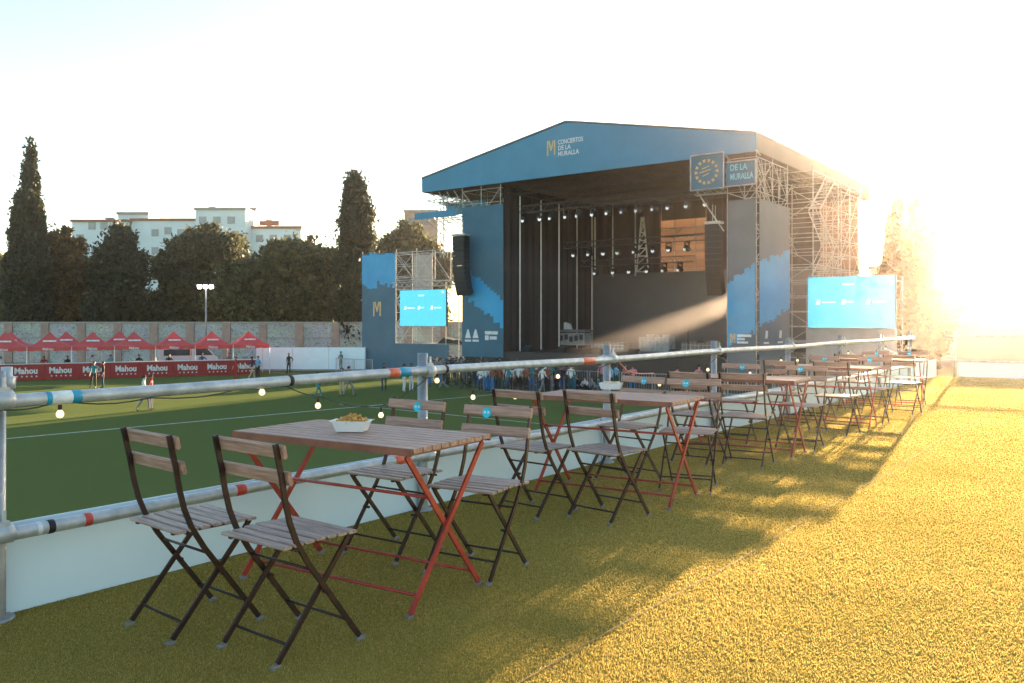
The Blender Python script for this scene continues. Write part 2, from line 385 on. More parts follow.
tree('cypress_tree', 'broad round topped dark conifer in front of the white apartment block', 119, D, [(0, 0, H * .30, 3.1, 3, 4.5), (0, 0, H * .56, 2.7, 2.6, 4.2), (.1, 0, H * .80, 1.9, 1.9, 2.9), (-.4, 0, H * .15, 2.8, 2.8, 3)], 24000, .26, M['leafdark'], 12, 3, .5, up=.3, core=.78, nclump=50)
D = 92; H = zz(180, D)
tree('cypress_tree', 'tall column shaped cypress with blunt top standing left of the blue banner tower', 355, D, [(0, 0, H * f, 1.95 * w, 1.95 * w, H * .085) for f, w in ((.12, .95), (.24, 1), (.36, 1), (.48, 1), (.6, .95), (.7, .9), (.8, .83), (.88, .72), (.95, .48))], 24000, .24, M['leafdark'], 13, 4, .5, up=.5, core=.75, nclump=40, sub=3)
D = 104; H = zz(232, D)
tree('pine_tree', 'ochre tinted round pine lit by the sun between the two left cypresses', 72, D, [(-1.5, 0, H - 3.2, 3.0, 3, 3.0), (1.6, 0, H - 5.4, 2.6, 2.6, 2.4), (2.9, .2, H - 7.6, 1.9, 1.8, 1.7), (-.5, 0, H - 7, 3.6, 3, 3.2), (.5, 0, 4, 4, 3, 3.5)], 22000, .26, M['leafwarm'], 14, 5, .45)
D = 108; H = zz(250, D)
tree('pine_tree', 'dark pine cut by the left edge beside the tall cypress', 4, D, [(-2, 0, H - 3, 3.5, 3, 3.2), (-1, 0, H - 7, 4, 3, 3.6), (-.5, 0, 4.5, 4, 3, 3.5)], 16000, .26, M['leafpine'], 15, 5, .45)
D = 104; H = zz(226, D)
tree('pine_tree', 'dark umbrella pine with wide flat crown behind the floodlight', 203, D, [(0, 0, H - 2.9, 4.3, 4, 2.6), (-3.4, 0, H - 5.2, 2.9, 3, 2.6), (3.4, .3, H - 4.4, 2.5, 2.5, 2.2), (-1, 0, H - 7.6, 5.0, 4, 2.6), (-2, 0, 4, 4.5, 4, 3.6), (-5.4, 0, H - 9.4, 1.4, 1.4, 1.5), (2.5, 0, 4.5, 4, 4, 3.6)], 34000, .25, M['leafpine'], 16, 6, .5)
D = 98; H = zz(236, D)
tree('pine_tree', 'broad olive green pine left of the blunt topped cypress', 285, D, [(1.5, 0, H - 3.0, 4.4, 4, 2.8), (-3.2, 0, H - 5.4, 4.0, 4, 3.2), (4.0, 0, H - 5.8, 2.4, 3, 3.0), (-5.5, 0, H - 8, 3.2, 3, 2.6), (0, 0, 4.8, 6.2, 4, 4.2)], 36000, .25, leafmat('olive pine needles', (.034, .040, .018), (.17, .17, .07), .3), 17, 5, .5)
D = 112; H = zz(228, D)
tree('pine_tree', 'hazy round pine rising behind the left screen scaffold', 408, D, [(0, 0, H - 3, 4.2, 4, 3.0), (-2.6, 0, H - 6, 3.4, 3, 3.2), (2.8, 0, H - 6, 3.4, 3, 3.2), (0, 0, 5, 5.5, 4, 4.5)], 26000, .26, M['leafpine'], 18, 5, .5)
D = 110
tree('dense_shrub', 'low dark bushy tree under the ochre pine behind the tents', 150, D, [(-7, 0, 4, 4.5, 3, 3.6), (0, 0, 4, 4.5, 3, 4.2), (6, 0, 4, 4.5, 3, 3.6)], 20000, .28, M['leafpine'], 19, 1.5, .3)
D = 84; H = zz(206, D)
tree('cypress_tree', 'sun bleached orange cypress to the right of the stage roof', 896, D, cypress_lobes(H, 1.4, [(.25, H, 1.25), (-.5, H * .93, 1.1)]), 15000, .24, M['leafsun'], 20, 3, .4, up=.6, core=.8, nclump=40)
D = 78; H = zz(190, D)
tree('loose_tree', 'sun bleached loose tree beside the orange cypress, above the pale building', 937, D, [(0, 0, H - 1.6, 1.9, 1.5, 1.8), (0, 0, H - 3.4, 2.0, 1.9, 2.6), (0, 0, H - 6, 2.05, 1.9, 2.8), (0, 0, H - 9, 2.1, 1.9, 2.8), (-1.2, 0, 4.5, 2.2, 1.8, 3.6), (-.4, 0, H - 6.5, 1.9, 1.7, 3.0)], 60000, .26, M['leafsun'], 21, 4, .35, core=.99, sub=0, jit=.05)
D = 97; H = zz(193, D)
tree('loose_tree', 'added tree behind the nearer bleached tree, thickening its shade', 937, D, [(0, 0, H - 1.6, 1.9, 1.5, 1.8), (0, 0, H - 3.4, 2.0, 1.9, 2.6), (0, 0, H - 6, 2.05, 1.9, 2.8), (0, 0, H - 9, 2.1, 1.9, 2.8), (-1, 0, 4.5, 2.4, 1.8, 3.8)], 30000, .26, M['leafsun'], 31, 4, .35, core=.98, sub=0, jit=.05)  # added behind the nearer tree to thicken its shade on the lawn
D = 76; H = zz(262, D)
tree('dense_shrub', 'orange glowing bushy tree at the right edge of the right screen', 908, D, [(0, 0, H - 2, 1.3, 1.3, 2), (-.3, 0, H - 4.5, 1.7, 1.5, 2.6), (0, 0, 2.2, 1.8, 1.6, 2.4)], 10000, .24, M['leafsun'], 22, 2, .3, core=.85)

# ================================================================== HAZE (air round the whole scene)
mb = MB(); mb.bounds(-410, 410, -410, 410, -4.0, 40.0)
hm = bpy.data.materials.new('sunlit haze'); hm.use_nodes = True; hm.node_tree.nodes.clear()
pv = hm.node_tree.nodes.new('ShaderNodeVolumePrincipled'); pv.inputs['Color'].default_value = (1, .90, .80, 1)
pv.inputs['Density'].default_value = HAZE_DENSITY; pv.inputs['Anisotropy'].default_value = HAZE_G
ho = hm.node_tree.nodes.new('ShaderNodeOutputMaterial'); hm.node_tree.links.new(pv.outputs[0], ho.inputs['Volume'])
hz = mb.build('haze', hm); hz['kind'] = 'stuff'; hz['label'] = 'thin warm evening haze over the whole ground'; hz['category'] = 'haze'

mb = MB(); mb.bounds(-37.0, -20.6, 33.0, 60.9, -2.9, 5.2)  # smoke volume added so that the sunbeam becomes visible
sm_ = bpy.data.materials.new('added beam smoke'); sm_.use_nodes = True; sm_.node_tree.nodes.clear()
pv = sm_.node_tree.nodes.new('ShaderNodeVolumePrincipled'); pv.inputs['Color'].default_value = (.95, .9, .86, 1); pv.inputs['Density'].default_value = .0045; pv.inputs['Anisotropy'].default_value = .8
so_ = sm_.node_tree.nodes.new('ShaderNodeOutputMaterial'); sm_.node_tree.links.new(pv.outputs[0], so_.inputs['Volume'])
sk_ = mb.build('beam_smoke', sm_); sk_['kind'] = 'stuff'; sk_['label'] = 'thin smoke added over stage and crowd to make the sunbeam show'; sk_['category'] = 'smoke'

# ================================================================== BUILDINGS
def facing(px, D): b = pd(px, HY, D); b.z = PZ; return b
BR = math.atan2(.6, .8)
D = 175; b = facing(180, D)
bt = thing('apartment_building', 'long white apartment block with stepped flat roofs above the trees', 'building', b, BR)
def lx(px): return (px - 180) / F * D
def lz(py): return zz(py, D)
blocks = [(72, 128, 222, 0), (109, 140, 212, 4), (128, 201, 220, 1.5), (201, 250, 212, -3), (250, 300, 228, 1)]
for i, (x0, x1, y, off) in enumerate(blocks):
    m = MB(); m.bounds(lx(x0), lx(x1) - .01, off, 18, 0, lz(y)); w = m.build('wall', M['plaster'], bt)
    m = MB(); m.bounds(lx(x0) - .25, lx(x1) + .2, off - .3, 18.2, lz(y) + .003, lz(y) + .5); m.build('roof', M['rooftile'] if i in (0, 2, 4) else M['concrete'], bt)
for x, y, off in ((92, 226, 0), (104, 226, 0), (80, 238, 0), (95, 250, 0), (80, 262, 0), (95, 274, 0), (96, 286, 0), (80, 286, 0), (95, 300, 0), (152, 232, 1.5), (165, 230, 1.5), (178, 232, 1.5), (152, 250, 1.5), (165, 250, 1.5), (152, 268, 1.5), (165, 268, 1.5), (208, 222, -3), (222, 222, -3), (236, 222, -3), (240, 236, -3), (258, 238, 1), (272, 238, 1), (286, 238, 1)):
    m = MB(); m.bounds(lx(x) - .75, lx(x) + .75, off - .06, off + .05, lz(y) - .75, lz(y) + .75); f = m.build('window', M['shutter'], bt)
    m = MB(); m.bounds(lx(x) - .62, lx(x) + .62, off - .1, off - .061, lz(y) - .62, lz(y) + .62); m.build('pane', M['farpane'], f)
for x, y in ((97, 216), (204, 205), (246, 206), (262, 218)):
    m = MB(); m.bounds(lx(x) - .5, lx(x) + .5, 5, 6.2, lz(y) - 3.2, lz(y)); m.bounds(lx(x) - .7, lx(x) + .7, 4.8, 6.4, lz(y) + .003, lz(y) + .3); m.build('chimney', M['concrete'], bt)
for x, y0, y1 in ((142, 212, 203), (222, 210, 184), (288, 226, 208)):
    m = MB(); m.tube((lx(x), 6, lz(y0) - 3), (lx(x), 6, lz(y1)), .07, 5)
    for k in range(3): m.tube((lx(x) - .7, 6, lz(y1) - .4 - k * .5), (lx(x) + .7, 6, lz(y1) - .4 - k * .5), .04, 4)
    m.build('antenna', M['chrome'], bt)
m = MB(); m.bounds(lx(255), lx(275), 3, 3.1, lz(224), lz(219)); m.build('sign_board', M['rooftile'], bt)
# brick block peeking above the left stage truss
D2 = 160; b = facing(414, D2); t = thing('apartment_building', 'brick coloured block just visible between pine and stage roof', 'building', b, BR)
m = MB(); m.bounds(-1.8, 4.5, 0, 10, 0, zz(212, D2)); m.build('wall', M['brick'], t)
m = MB(); m.bounds(-2, 4.7, -.2, 10.2, zz(212, D2) + .003, zz(212, D2) + .4); m.build('roof', M['concrete'], t)
for k in range(3):
    for j in range(2):
        m = MB(); m.bounds(-1 + j * 2.4, .2 + j * 2.4, -.05, .02, zz(212, D2) - 2.4 - k * 3, zz(212, D2) - 1.1 - k * 3); m.build('window', M['window'], t)
# pale building low under the sun
D3 = 82; b = facing(985, D3); t = thing('sports_building', 'pale sun washed building with flat roof at the right edge', 'building', b, BR)
hh = zz(262, D3)
m = MB(); m.bounds(-6.0, 26, 0, 12, 0, hh); m.build('wall', M['farwall'], t)
m = MB(); m.bounds(-6.2, 26.2, -.3, 12.3, hh + .003, hh + .35); m.build('roof', M['concrete'], t)
for k in range(6):
    m = MB(); m.bounds(-4.5 + k * 4.6, -2.6 + k * 4.6, -.06, .03, hh - 4.2, hh - 2.6); f = m.build('window', M['shutter'], t)
    m = MB(); m.bounds(-4.35 + k * 4.6, -2.75 + k * 4.6, -.1, -.061, hh - 4.05, hh - 2.75); m.build('pane', M['window'], f)

# ------------------------------------------------------------------ old perimeter wall with painted panels
def graffiti():
    m = bpy.data.materials.new('weathered painted wall'); m.use_nodes = True; t = m.node_tree; N = t.nodes; L = t.links
    p = N['Principled BSDF']; p.inputs['Roughness'].default_value = .85
    tc = N.new('ShaderNodeTexCoord'); n1 = N.new('ShaderNodeTexNoise'); n1.inputs['Scale'].default_value = 1.6; n1.inputs['Detail'].default_value = 3; n1.inputs['Distortion'].default_value = 1.6
    L.new(tc.outputs['Object'], n1.inputs[0])
    r = N.new('ShaderNodeValToRGB'); e = r.color_ramp.elements
    e[0].position = 0; e[0].color = (.36, .38, .38, 1); e[1].position = 1; e[1].color = (.42, .42, .40, 1)
    for pos, c in ((.42, (.40, .42, .42)), (.47, (.10, .12, .14)), (.50, (.42, .43, .42)), (.55, (.44, .43, .41)), (.58, (.12, .20, .28)), (.61, (.38, .40, .40))):
        q = e.new(pos); q.color = (*c, 1)
    L.new(n1.outputs[0], r.inputs[0])
    n2 = N.new('ShaderNodeTexNoise'); n2.inputs['Scale'].default_value = .4; n2.inputs['Detail'].default_value = 6; L.new(tc.outputs['Object'], n2.inputs[0])
    mx = N.new('ShaderNodeMix'); mx.data_type = 'RGBA'; mx.blend_type = 'MULTIPLY'; mx.inputs[0].default_value = .7
    L.new(r.outputs[0], mx.inputs[6]); L.new(n2.outputs[1], mx.inputs[7]); L.new(mx.outputs[2], p.inputs['Base Color'])
    # keep it mostly grey
    hs = N.new('ShaderNodeHueSaturation'); hs.inputs['Saturation'].default_value = .45; hs.inputs['Value'].default_value = 1.5
    L.new(mx.outputs[2], hs.inputs['Color']); L.new(hs.outputs[0], p.inputs['Base Color'])
    return m
M['graffiti'] = graffiti()
WD = 90; b = facing(240, WD)
t = thing('perimeter_wall', 'long grey painted wall with brick piers behind the red tents', 'wall', b, BR)
def wx(px): return (px - 240) / F * WD
m = MB(); m.bounds(wx(-120), wx(475), 0, .3, 0, 4.15); m.build('wall_panel', M['graffiti'], t)
m = MB(); m.bounds(wx(-120), wx(475), -.1, .4, 4.153, 4.33); m.build('coping', M['concrete'], t)
m = MB(); m.bounds(wx(-120), wx(475), -.06, -.003, 2.55, 2.7); m.build('string_course', M['concrete'], t)
for k in range(16):
    x = wx(-100 + k * 36.3); m = MB(); m.bounds(x - .42, x + .42, -.13, -.003, 0, 4.15); m.build('pier', M['brick'], t)
# white low boards
p0, p1 = pz(256, 370.5, PZ), pz(365, 370.5, PZ)
t = thing('white_hoarding', 'white low boarding between red bar and blue banner tower', 'hoarding', p0, math.atan2(p1.y - p0.y, p1.x - p0.x))
Lh = (p1 - p0).length
for k in range(3):
    m = MB(); m.bounds(k * Lh / 3 + .02, (k + 1) * Lh / 3 - .02, 0, .06, .12, 2.05); m.build('panel', M['board'], t)
m = MB()
for k in range(4): m.bounds(k * Lh / 3 - .05, k * Lh / 3 + .05, .065, .16, 0, 2.1)
m.build('post_frame', M['steel2'], t)
m = MB(); m.bounds(0, Lh, -.25, .3, .0, .11); m.build('base', M['concrete'], t)

# ================================================================== STAGE
ST = Vector((-31.85, 55, PZ))
stage = thing('festival_stage', 'large open air stage with blue gabled roof and black interior', 'stage', ST)
XL, XR, YF, YB = -45.2, -18.5, 48.6, 74.0
ZE0, ZE1, ZR, XM = 11.35, 12.40, 14.93, -31.85
DK = -.85
def sp(mb, name, m, **kw): return mb.build(name, m, stage, **kw)
NM = lambda: MB(ST)
m = NM(); m.bounds(-41.2, -18.7, 49.0, 66, PZ + .01, DK); sp(m, 'deck', M['deck'])
m = NM(); m.prism([(XL, ZE0), (XR, ZE0), (XR, ZE1), (XM, ZR), (XL, ZE1)], 'y', YF, YF + .12); fas = sp(m, 'front_fascia', M['blue'])
m = NM(); m.prism([(XL, ZE1 + .01), (XL - .02, ZE1 + .12), (XM, ZR + .13), (XR + .02, ZE1 + .12), (XR, ZE1 + .01), (XM, ZR + .02)], 'y', YF - .06, YB); sp(m, 'roof_membrane', M['roofsheet'])
m = NM(); m.bounds(XR - .1, XR, YF + .13, YB, ZE0, ZE1); sp(m, 'side_fascia', M['rooffascia']); m = NM(); m.bounds(XL, XL + .1, YF + .13, YB, ZE0, ZE1); sp(m, 'side_fascia', M['rooffascia'])
m = NM(); m.prism([(XL, ZE0), (XR, ZE0), (XR, ZE1), (XM, ZR), (XL, ZE1)], 'y', YB - .12, YB - .01); sp(m, 'rear_fascia', M['rooffascia'])
m = NM(); m.bounds(XL + .11, XR - .11, YF + .13, YB - .13, ZE0 + .12, ZE0 + .2); sp(m, 'ceiling', M['ceiling'])
# roof trusses under the ceiling
m = NM()
for y in (50.2, 53.5, 57, 60.5, 66): m.truss((XL + .6, y, 10.95), (XR - .5, y, 10.95), .55, .8, .03)
for x in (XL + .6, -37.4, XR - .6): m.truss((x, YF + .4, 10.95), (x, YB - .6, 10.95), .55, .9, .03)
sp(m, 'roof_truss', M['darksteel'])
# side drape left, rear wall with gap, upper drapes, rear mesh
m = NM()
def drape(x0, y0, x1, y1, z0, z1):
    n = int(max(abs(x1 - x0), abs(y1 - y0)) / .22); d = Vector((x1 - x0, y1 - y0, 0)); nn = Vector((-d.y, d.x, 0)).normalized()
    pts = [Vector((x0, y0, 0)) + d * (i / n) + nn * .09 * math.sin(i * 1.5) * (.6 + .4 * math.sin(i * .37)) for i in range(n + 1)]
    m.add([(p.x, p.y, z0) for p in pts] + [(p.x, p.y, z1) for p in pts], [(i, i + 1, n + 2 + i, n + 1 + i) for i in range(n)])
drape(-37.5, 48.97, -37.5, 61.9, DK, 11.2); sp(m, 'side_drape', M['drape'])
m = NM(); drape(-37.3, 61.6, -31.3, 61.6, 5.2, 11.2); sp(m, 'rear_drape', M['drape']); m = NM(); m.bounds(-31.2, -27.5, 61.55, 61.65, 9.4, 11.2); drape(-27.4, 61.6, -18.8, 61.6, 5.2, 11.2); sp(m, 'rear_drape', M['drape'])
m = NM(); m.bounds(-37.38, -25.1, 61, 61.2, DK + .003, 5.25); m.bounds(-25.1, -23.3, 61, 61.2, DK + .003, 2.5); m.bounds(-25.1, -23.3, 61, 61.2, 3.6, 5.25); m.bounds(-23.3, -18.8, 61, 61.2, DK + .003, 5.25)  # hidden gap cut into the wall to let the sunbeam through
sp(m, 'video_wall', M['ledwall'])
m = NM(); m.bounds(-40, -19, 72.6, 72.65, 5.0, 11.3); sp(m, 'rear_mesh', M['scrim'])
m = NM()
for z in (5.6, 6.3, 7.0, 8.2, 8.9): m.tube((-33.2, 63, z), (-27.3, 63, z), .05, 5)
for x in (-33.1, -30.8, -29, -27.4): m.tube((x, 63.05, 5), (x, 63.05, 11), .05, 5)
m.tube((-33, 62.95, 5.6), (-30, 62.95, 9), .04, 5)
sp(m, 'rear_lattice', M['steel2'])
# bright side poles along the left drape
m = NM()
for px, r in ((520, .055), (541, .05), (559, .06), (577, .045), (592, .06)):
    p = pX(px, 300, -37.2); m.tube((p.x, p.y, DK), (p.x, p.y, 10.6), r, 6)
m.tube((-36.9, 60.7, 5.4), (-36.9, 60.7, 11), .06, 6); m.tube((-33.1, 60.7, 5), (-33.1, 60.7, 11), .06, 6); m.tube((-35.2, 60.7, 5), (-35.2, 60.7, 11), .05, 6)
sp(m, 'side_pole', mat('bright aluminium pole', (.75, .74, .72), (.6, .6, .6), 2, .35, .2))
# scaffold helper
def scaf(mb, x0, x1, y0, y1, z0, z1, nx, ny, nz, r=.035, brace=True):
    xs = [x0 + (x1 - x0) * i / nx for i in range(nx + 1)]; ys = [y0 + (y1 - y0) * i / ny for i in range(ny + 1)]; zs = [z0 + (z1 - z0) * i / nz for i in range(nz + 1)]
    for x in xs:
        for y in ys: mb.tube((x, y, z0), (x, y, z1 + .3), r, 5)
    for z in zs[1:]:
        for y in ys: mb.tube((x0, y, z), (x1, y, z), r * .85, 5); 
        for y in ys: mb.tube((x0, y, z - (z1 - z0) / nz * .5), (x1, y, z - (z1 - z0) / nz * .5), r * .7, 4)
        for x in xs: mb.tube((x, y0, z), (x, y1, z), r * .85, 5)
    if brace:
        for i in range(nz):
            for k in range(nx):
                a, b = (k, k + 1) if (i + k) % 2 else (k + 1, k)
                mb.tube((xs[a], y0, zs[i]), (xs[b], y0, zs[i + 1]), r * .7, 4); mb.tube((xs[b], y1, zs[i]), (xs[a], y1, zs[i + 1]), r * .7, 4)
            for k in range(ny):
                a, b = (k, k + 1) if (i + k) % 2 else (k + 1, k)
                mb.tube((x0, ys[a], zs[i]), (x0, ys[b], zs[i + 1]), r * .7, 4); mb.tube((x1, ys[b], zs[i]), (x1, ys[a], zs[i + 1]), r * .7, 4)
# left tower
m = NM(); scaf(m, -41.4, -37.8, 49.0, 52.0, PZ, 11.1, 2, 1, 7); sp(m, 'scaffold_tower', M['steel2'])
# right tower
m = NM(); scaf(m, -20.4, -18.6, 48.9, 54.3, PZ, 11.1, 1, 2, 7)
for k in range(9): m.tube((-18.55, 48.9 + k * .65, 11.0), (-18.55, 48.9 + k * .65 + (.65 if k % 2 else -.1), 9.0), .03, 4)
for k in range(5): m.tube((-18.53, 49.0, 11.0 - k * .55), (-18.53, 52 + k * .2, 7.4 - k * .1), .03, 4)
sp(m, 'scaffold_tower', M['steel2'])
m = NM(); scaf(m, -20.4, -17.2, 55.0, 66.0, PZ, 11.0, 1, 4, 7, .04)
for k in range(6):                                      # stair flights
    z = PZ + k * 2.3; a, b = (55.4, 58.6) if k % 2 else (58.6, 55.4)
    m.beam((-17.6, a, z), (-17.6, b, z + 2.2), .04, .12); m.beam((-16.9, a, z), (-16.9, b, z + 2.2), .04, .12)
    for q in range(8):
        f = (q + .5) / 8; m.box((-17.25, a + (b - a) * f, z + 2.2 * f), (.7, .25, .04))
sp(m, 'side_scaffold', M['steel2'])
m = NM(); scaf(m, XR - 1.5, XR - .2, 66.5, 73.6, PZ, 11.2, 1, 3, 6, .04); sp(m, 'rear_scaffold', M['steel2'])
m = NM(); scaf(m, XL + .3, XL + 1.6, 66.5, 73.6, PZ, 11.2, 1, 3, 6, .04); scaf(m, -41.4, -38, 54, 66, PZ, 11.1, 1, 4, 5, .04); sp(m, 'left_scaffold', M['steel2'])

# banners with brush-edged blue field
def banner(name, x0, x1, z0, z1, y, facing_axis, top, bot, label, base, parent=stage, o=ST, seed=1, nb=None):
    """sheet facing -Y (axis 'y', at y) or +X (axis 'x', at x=y, spanning x0..x1 in Y); brush field between fraction curves top/bot"""
    mk = (lambda u, z, e: (u, y - e, z)) if facing_axis == 'y' else (lambda u, z, e: (y + e, u, z))
    mb = MB(o); mb.mi = 0
    mb.add([mk(x0, z0, 0), mk(x1, z0, 0), mk(x1, z1, 0), mk(x0, z1, 0), mk(x0, z0, -.03), mk(x1, z0, -.03), mk(x1, z1, -.03), mk(x0, z1, -.03)],
           [(0, 1, 2, 3), (7, 6, 5, 4), (0, 4, 5, 1), (1, 5, 6, 2), (2, 6, 7, 3), (3, 7, 4, 0)])
    ob = mb.build(name, base, parent, label=label)
    g = random.Random(seed); n = 13; mb = MB(o); us = [x0 + (x1 - x0) * i / n for i in range(n + 1)]
    for i in range(n):
        f = (i + .5) / n; zt = z0 + (z1 - z0) * (top(f)) + g.uniform(-.16, .16); zb = z0 + (z1 - z0) * (bot(f)) + g.uniform(-.2, .2)
        mb.add([mk(us[i], zb, .006), mk(us[i + 1], zb, .006), mk(us[i + 1], zt, .006), mk(us[i], zt, .006)], [(0, 1, 2, 3)])
    mb.build('brush_print', nb or M['brush'], ob)
    return ob
zl = lambda py, px, Y: pY(px, py, Y).z
BL = banner('banner', -41.35, -37.45, zl(357, 481, 48.9), zl(206, 481, 48.9), 48.88, 'y', lambda f: .62 - .25 * f, lambda f: .42 - .22 * f, 'dark blue banner with bright blue brush stroke on left stage tower', M['navy'], seed=3)
BR1 = banner('banner', -20.35, -18.62, DK - 1.0, 8.6, 48.78, 'y', lambda f: .53 + .10 * f, lambda f: .17 + .08 * f, 'navy banner front panel of right stage tower, greyed by painted glare', M['navyglare'], seed=4, nb=M['brushglare'])
BR2 = banner('banner', 48.92, 54.2, DK - 1.0, 8.6, -18.42, 'x', lambda f: .64 + .10 * f, lambda f: .26 + .14 * f, 'navy banner side panel of right stage tower, greyed by painted glare', M['navyglare'], seed=5, nb=M['brushglare'])
# logo: stylised m made of three uprights joined by slants
def m_logo(mb, x, y, z, w, h, e=.01, axis='y'):
    t = w * .17
    poly = [[(0, 0), (t, 0), (t, h), (0, h)], [(w - t, 0), (w, 0), (w, h), (w - t, h)], [(t, h), (t + t * .9, h), (w / 2 + t * .45, h * .32), (w / 2 - t * .45, h * .32)],
            [(w - t, h), (w - t - t * .9, h), (w / 2 - t * .44, h * .31), (w / 2 + t * .44, h * .31)]]
    for i, q in enumerate(poly):
        mb.prism([(x + u, z + v) for u, v in q], 'y', y - e - .002 * i, y)
FR = (R(90), 0, 0)
q = pY(547, 156, YF); m = NM(); m_logo(m, q.x, YF - .003, q.z, .70, 1.02); m.build('logo_print', M['yellow'], fas)
q = pY(558, 145.5, YF); off = lambda v: Vector(v) - ST
for i, (s, tx) in enumerate((('CONCIERTOS', .39), ('DE LA', .39), ('MURALLA', .39))):
    text_mesh('lettering', s, .44, M['white'], off((q.x, YF - .012, q.z + .06 - i * .40)), FR, fas, .004, bold=.008, sx=.74 if i == 0 else .88)
# logos on the tower banners
m = NM(); yb = 48.868
for px in (468, 475.6):
    q = pY(px, 336, 48.87); m.prism([(q.x - .28, q.z - .15), (q.x + .28, q.z - .15), (q.x + .06, q.z + .5), (q.x - .06, q.z + .5)], 'y', yb - .006, yb - .001)
    m.bounds(q.x - .3, q.x + .3, yb - .006, yb - .001, q.z - .42, q.z - .27)
q = pY(485, 336, 48.87); m.bounds(q.x, q.x + 1.2, yb - .006, yb - .001, q.z + .12, q.z + .36); m.bounds(q.x, q.x + .35, yb - .006, yb - .001, q.z - .3, q.z + .05); m.bounds(q.x + .45, q.x + 1.1, yb - .006, yb - .001, q.z - .25, q.z - .02)
m.build('logo_print', M['white'], BL)
m = NM(); yb = 48.768; q = pY(732, 341, 48.77); m_logo(m, q.x - .12, yb - .001, q.z - .12, .33, .55); m.build('logo_print', M['yellow'], BR1)
m = NM()
m.bounds(q.x + .32, q.x + 1.2, yb - .006, yb - .001, q.z + .25, q.z + .40); m.bounds(q.x + .32, q.x + .8, yb - .006, yb - .001, q.z + .06, q.z + .18); m.bounds(q.x + .32, q.x + 1.0, yb - .006, yb - .001, q.z - .14, q.z - .02)
m.build('logo_print', M['white'], BR1)
xb = -18.408
for Y in (50.0, 52.4):
    m = NM(); zc = zl(337, 770, 50); m.prism([(Y - .2, zc - .1), (Y + .2, zc - .1), (Y + .28, zc + .35), (Y - .1, zc + .4)], 'x', xb, xb + .005); m.bounds(xb, xb + .005, Y - .45, Y + .45, zc - .42, zc - .3); m.build('logo_print', M['white'], BR2)
# sign panels hung at the front of the right tower
sg = pY(691, 191, 47.9); s1 = pY(724, 191, 47.9); z1 = zl(154, 708, 47.9)
m = NM(); m.bounds(sg.x, s1.x, 47.9, 47.98, sg.z, z1); A = m.build('sign_panel', M['navy'], stage, label='square blue sign with pale ring emblem')
cxr, czr = (sg.x + s1.x) / 2 - .05, (sg.z + z1) / 2; m = NM()
for k in range(14):
    a = k / 14 * 2 * math.pi; c, s_ = math.cos(a), math.sin(a)
    m.prism([(cxr + c * .58 - s_ * .07, czr + s_ * .58 + c * .07), (cxr + c * .58 + s_ * .07, czr + s_ * .58 - c * .07), (cxr + c * .76 + s_ * .1, czr + s_ * .76 - c * .1), (cxr + c * .76 - s_ * .1, czr + s_ * .76 + c * .1)], 'y', 47.885, 47.898)
for k, w in enumerate((.25, .45, .3)): m.beam((cxr - w, 47.89, czr - .25 + k * .22), (cxr + w * .6, 47.89, czr - .1 + k * .22), .008, .06)
m.build('emblem_print', M['yellow'], A)
m = NM()
for (x0, x1, za, zb) in ((sg.x, s1.x, sg.z, z1),):
    for p, q_ in (((x0, za), (x1, za)), ((x1, za), (x1, zb)), ((x1, zb), (x0, zb)), ((x0, zb), (x0, za))): m.tube((p[0], 47.84, p[1]), (q_[0], 47.84, q_[1]), .045, 5)
m.build('sign_frame', M['steel2'], A)
tb = pY(726, 187, 47.9); t1 = pY(756, 187, 47.9); zb1 = zl(161, 741, 47.9)
m = NM(); m.bounds(tb.x, t1.x, 47.9, 47.98, tb.z, zb1); B = m.build('sign_panel', M['navy'], stage, label='oblong blue sign with cyan lettering')
text_mesh('lettering', 'DE LA', .52, M['cyanprint'], off((tb.x + .25, 47.885, tb.z + .92)), FR, B, .004, bold=.012, sx=.75)
text_mesh('lettering', 'MURALLA', .52, M['cyanprint'], off((tb.x + .25, 47.885, tb.z + .38)), FR, B, .004, bold=.012, sx=.62)
m = NM()
for p, q_ in (((tb.x, tb.z), (t1.x, tb.z)), ((t1.x, tb.z), (t1.x, zb1)), ((t1.x, zb1), (tb.x, zb1))): m.tube((p[0], 47.84, p[1]), (q_[0], 47.84, q_[1]), .045, 5)
m.build('sign_frame', M['steel2'], B)
m = NM()
for x in (sg.x + .1, s1.x - .05, t1.x - .05): m = NM(); m.tube((x, 48.05, z1 - .1), (x, 48.7, 11.1), .05, 5); sp(m, 'sign_hanger', M['steel2'])
m = NM()
for x0, x1 in ((sg.x, s1.x),):
    m.truss((x0 + .1, 48.3, sg.z - .1), (x1, 48.3, sg.z - .1), .3, .4, .025); m.tube((x0 + .2, 48.3, sg.z), (x1 - .3, 48.6, sg.z - 2.5), .04, 5)
sp(m, 'sign_bracket', M['steel2'])
# left cantilever truss with blue strip
m = NM(); zA, zB = 9.35, 10.75
m.truss((-45.7, 49.2, 10.0), (-41.4, 49.2, 10.0), 1.3, .9, .035); m.truss((-45.7, 51.5, 10.0), (-41.4, 51.5, 10.0), 1.3, .9, .035)
for k in range(7): m.tube((-45.5 + k * .62, 49.2, 9.35), (-44.6 + k * .62, 51, 7.9 + .1 * k), .035, 4)
m.truss((-43.2, 48.9, 6.2), (-43.2, 48.9, 11), .4, .5, .03)
for k in range(6): m.tube((-45.2 + k * .75, 48.9, 11.3), (-44.9 + k * .75, 49.1, 10.7), .03, 4)
sp(m, 'cantilever_truss', M['steel2'])
m = NM(); m.bounds(-45.8, -41.5, 48.42, 48.46, 9.25, 9.75); sp(m, 'banner_strip', M['blue']); m = NM(); m.bounds(-45.6, -41.5, 51.9, 51.94, 9.9, 10.9); sp(m, 'banner_strip', M['blue'])
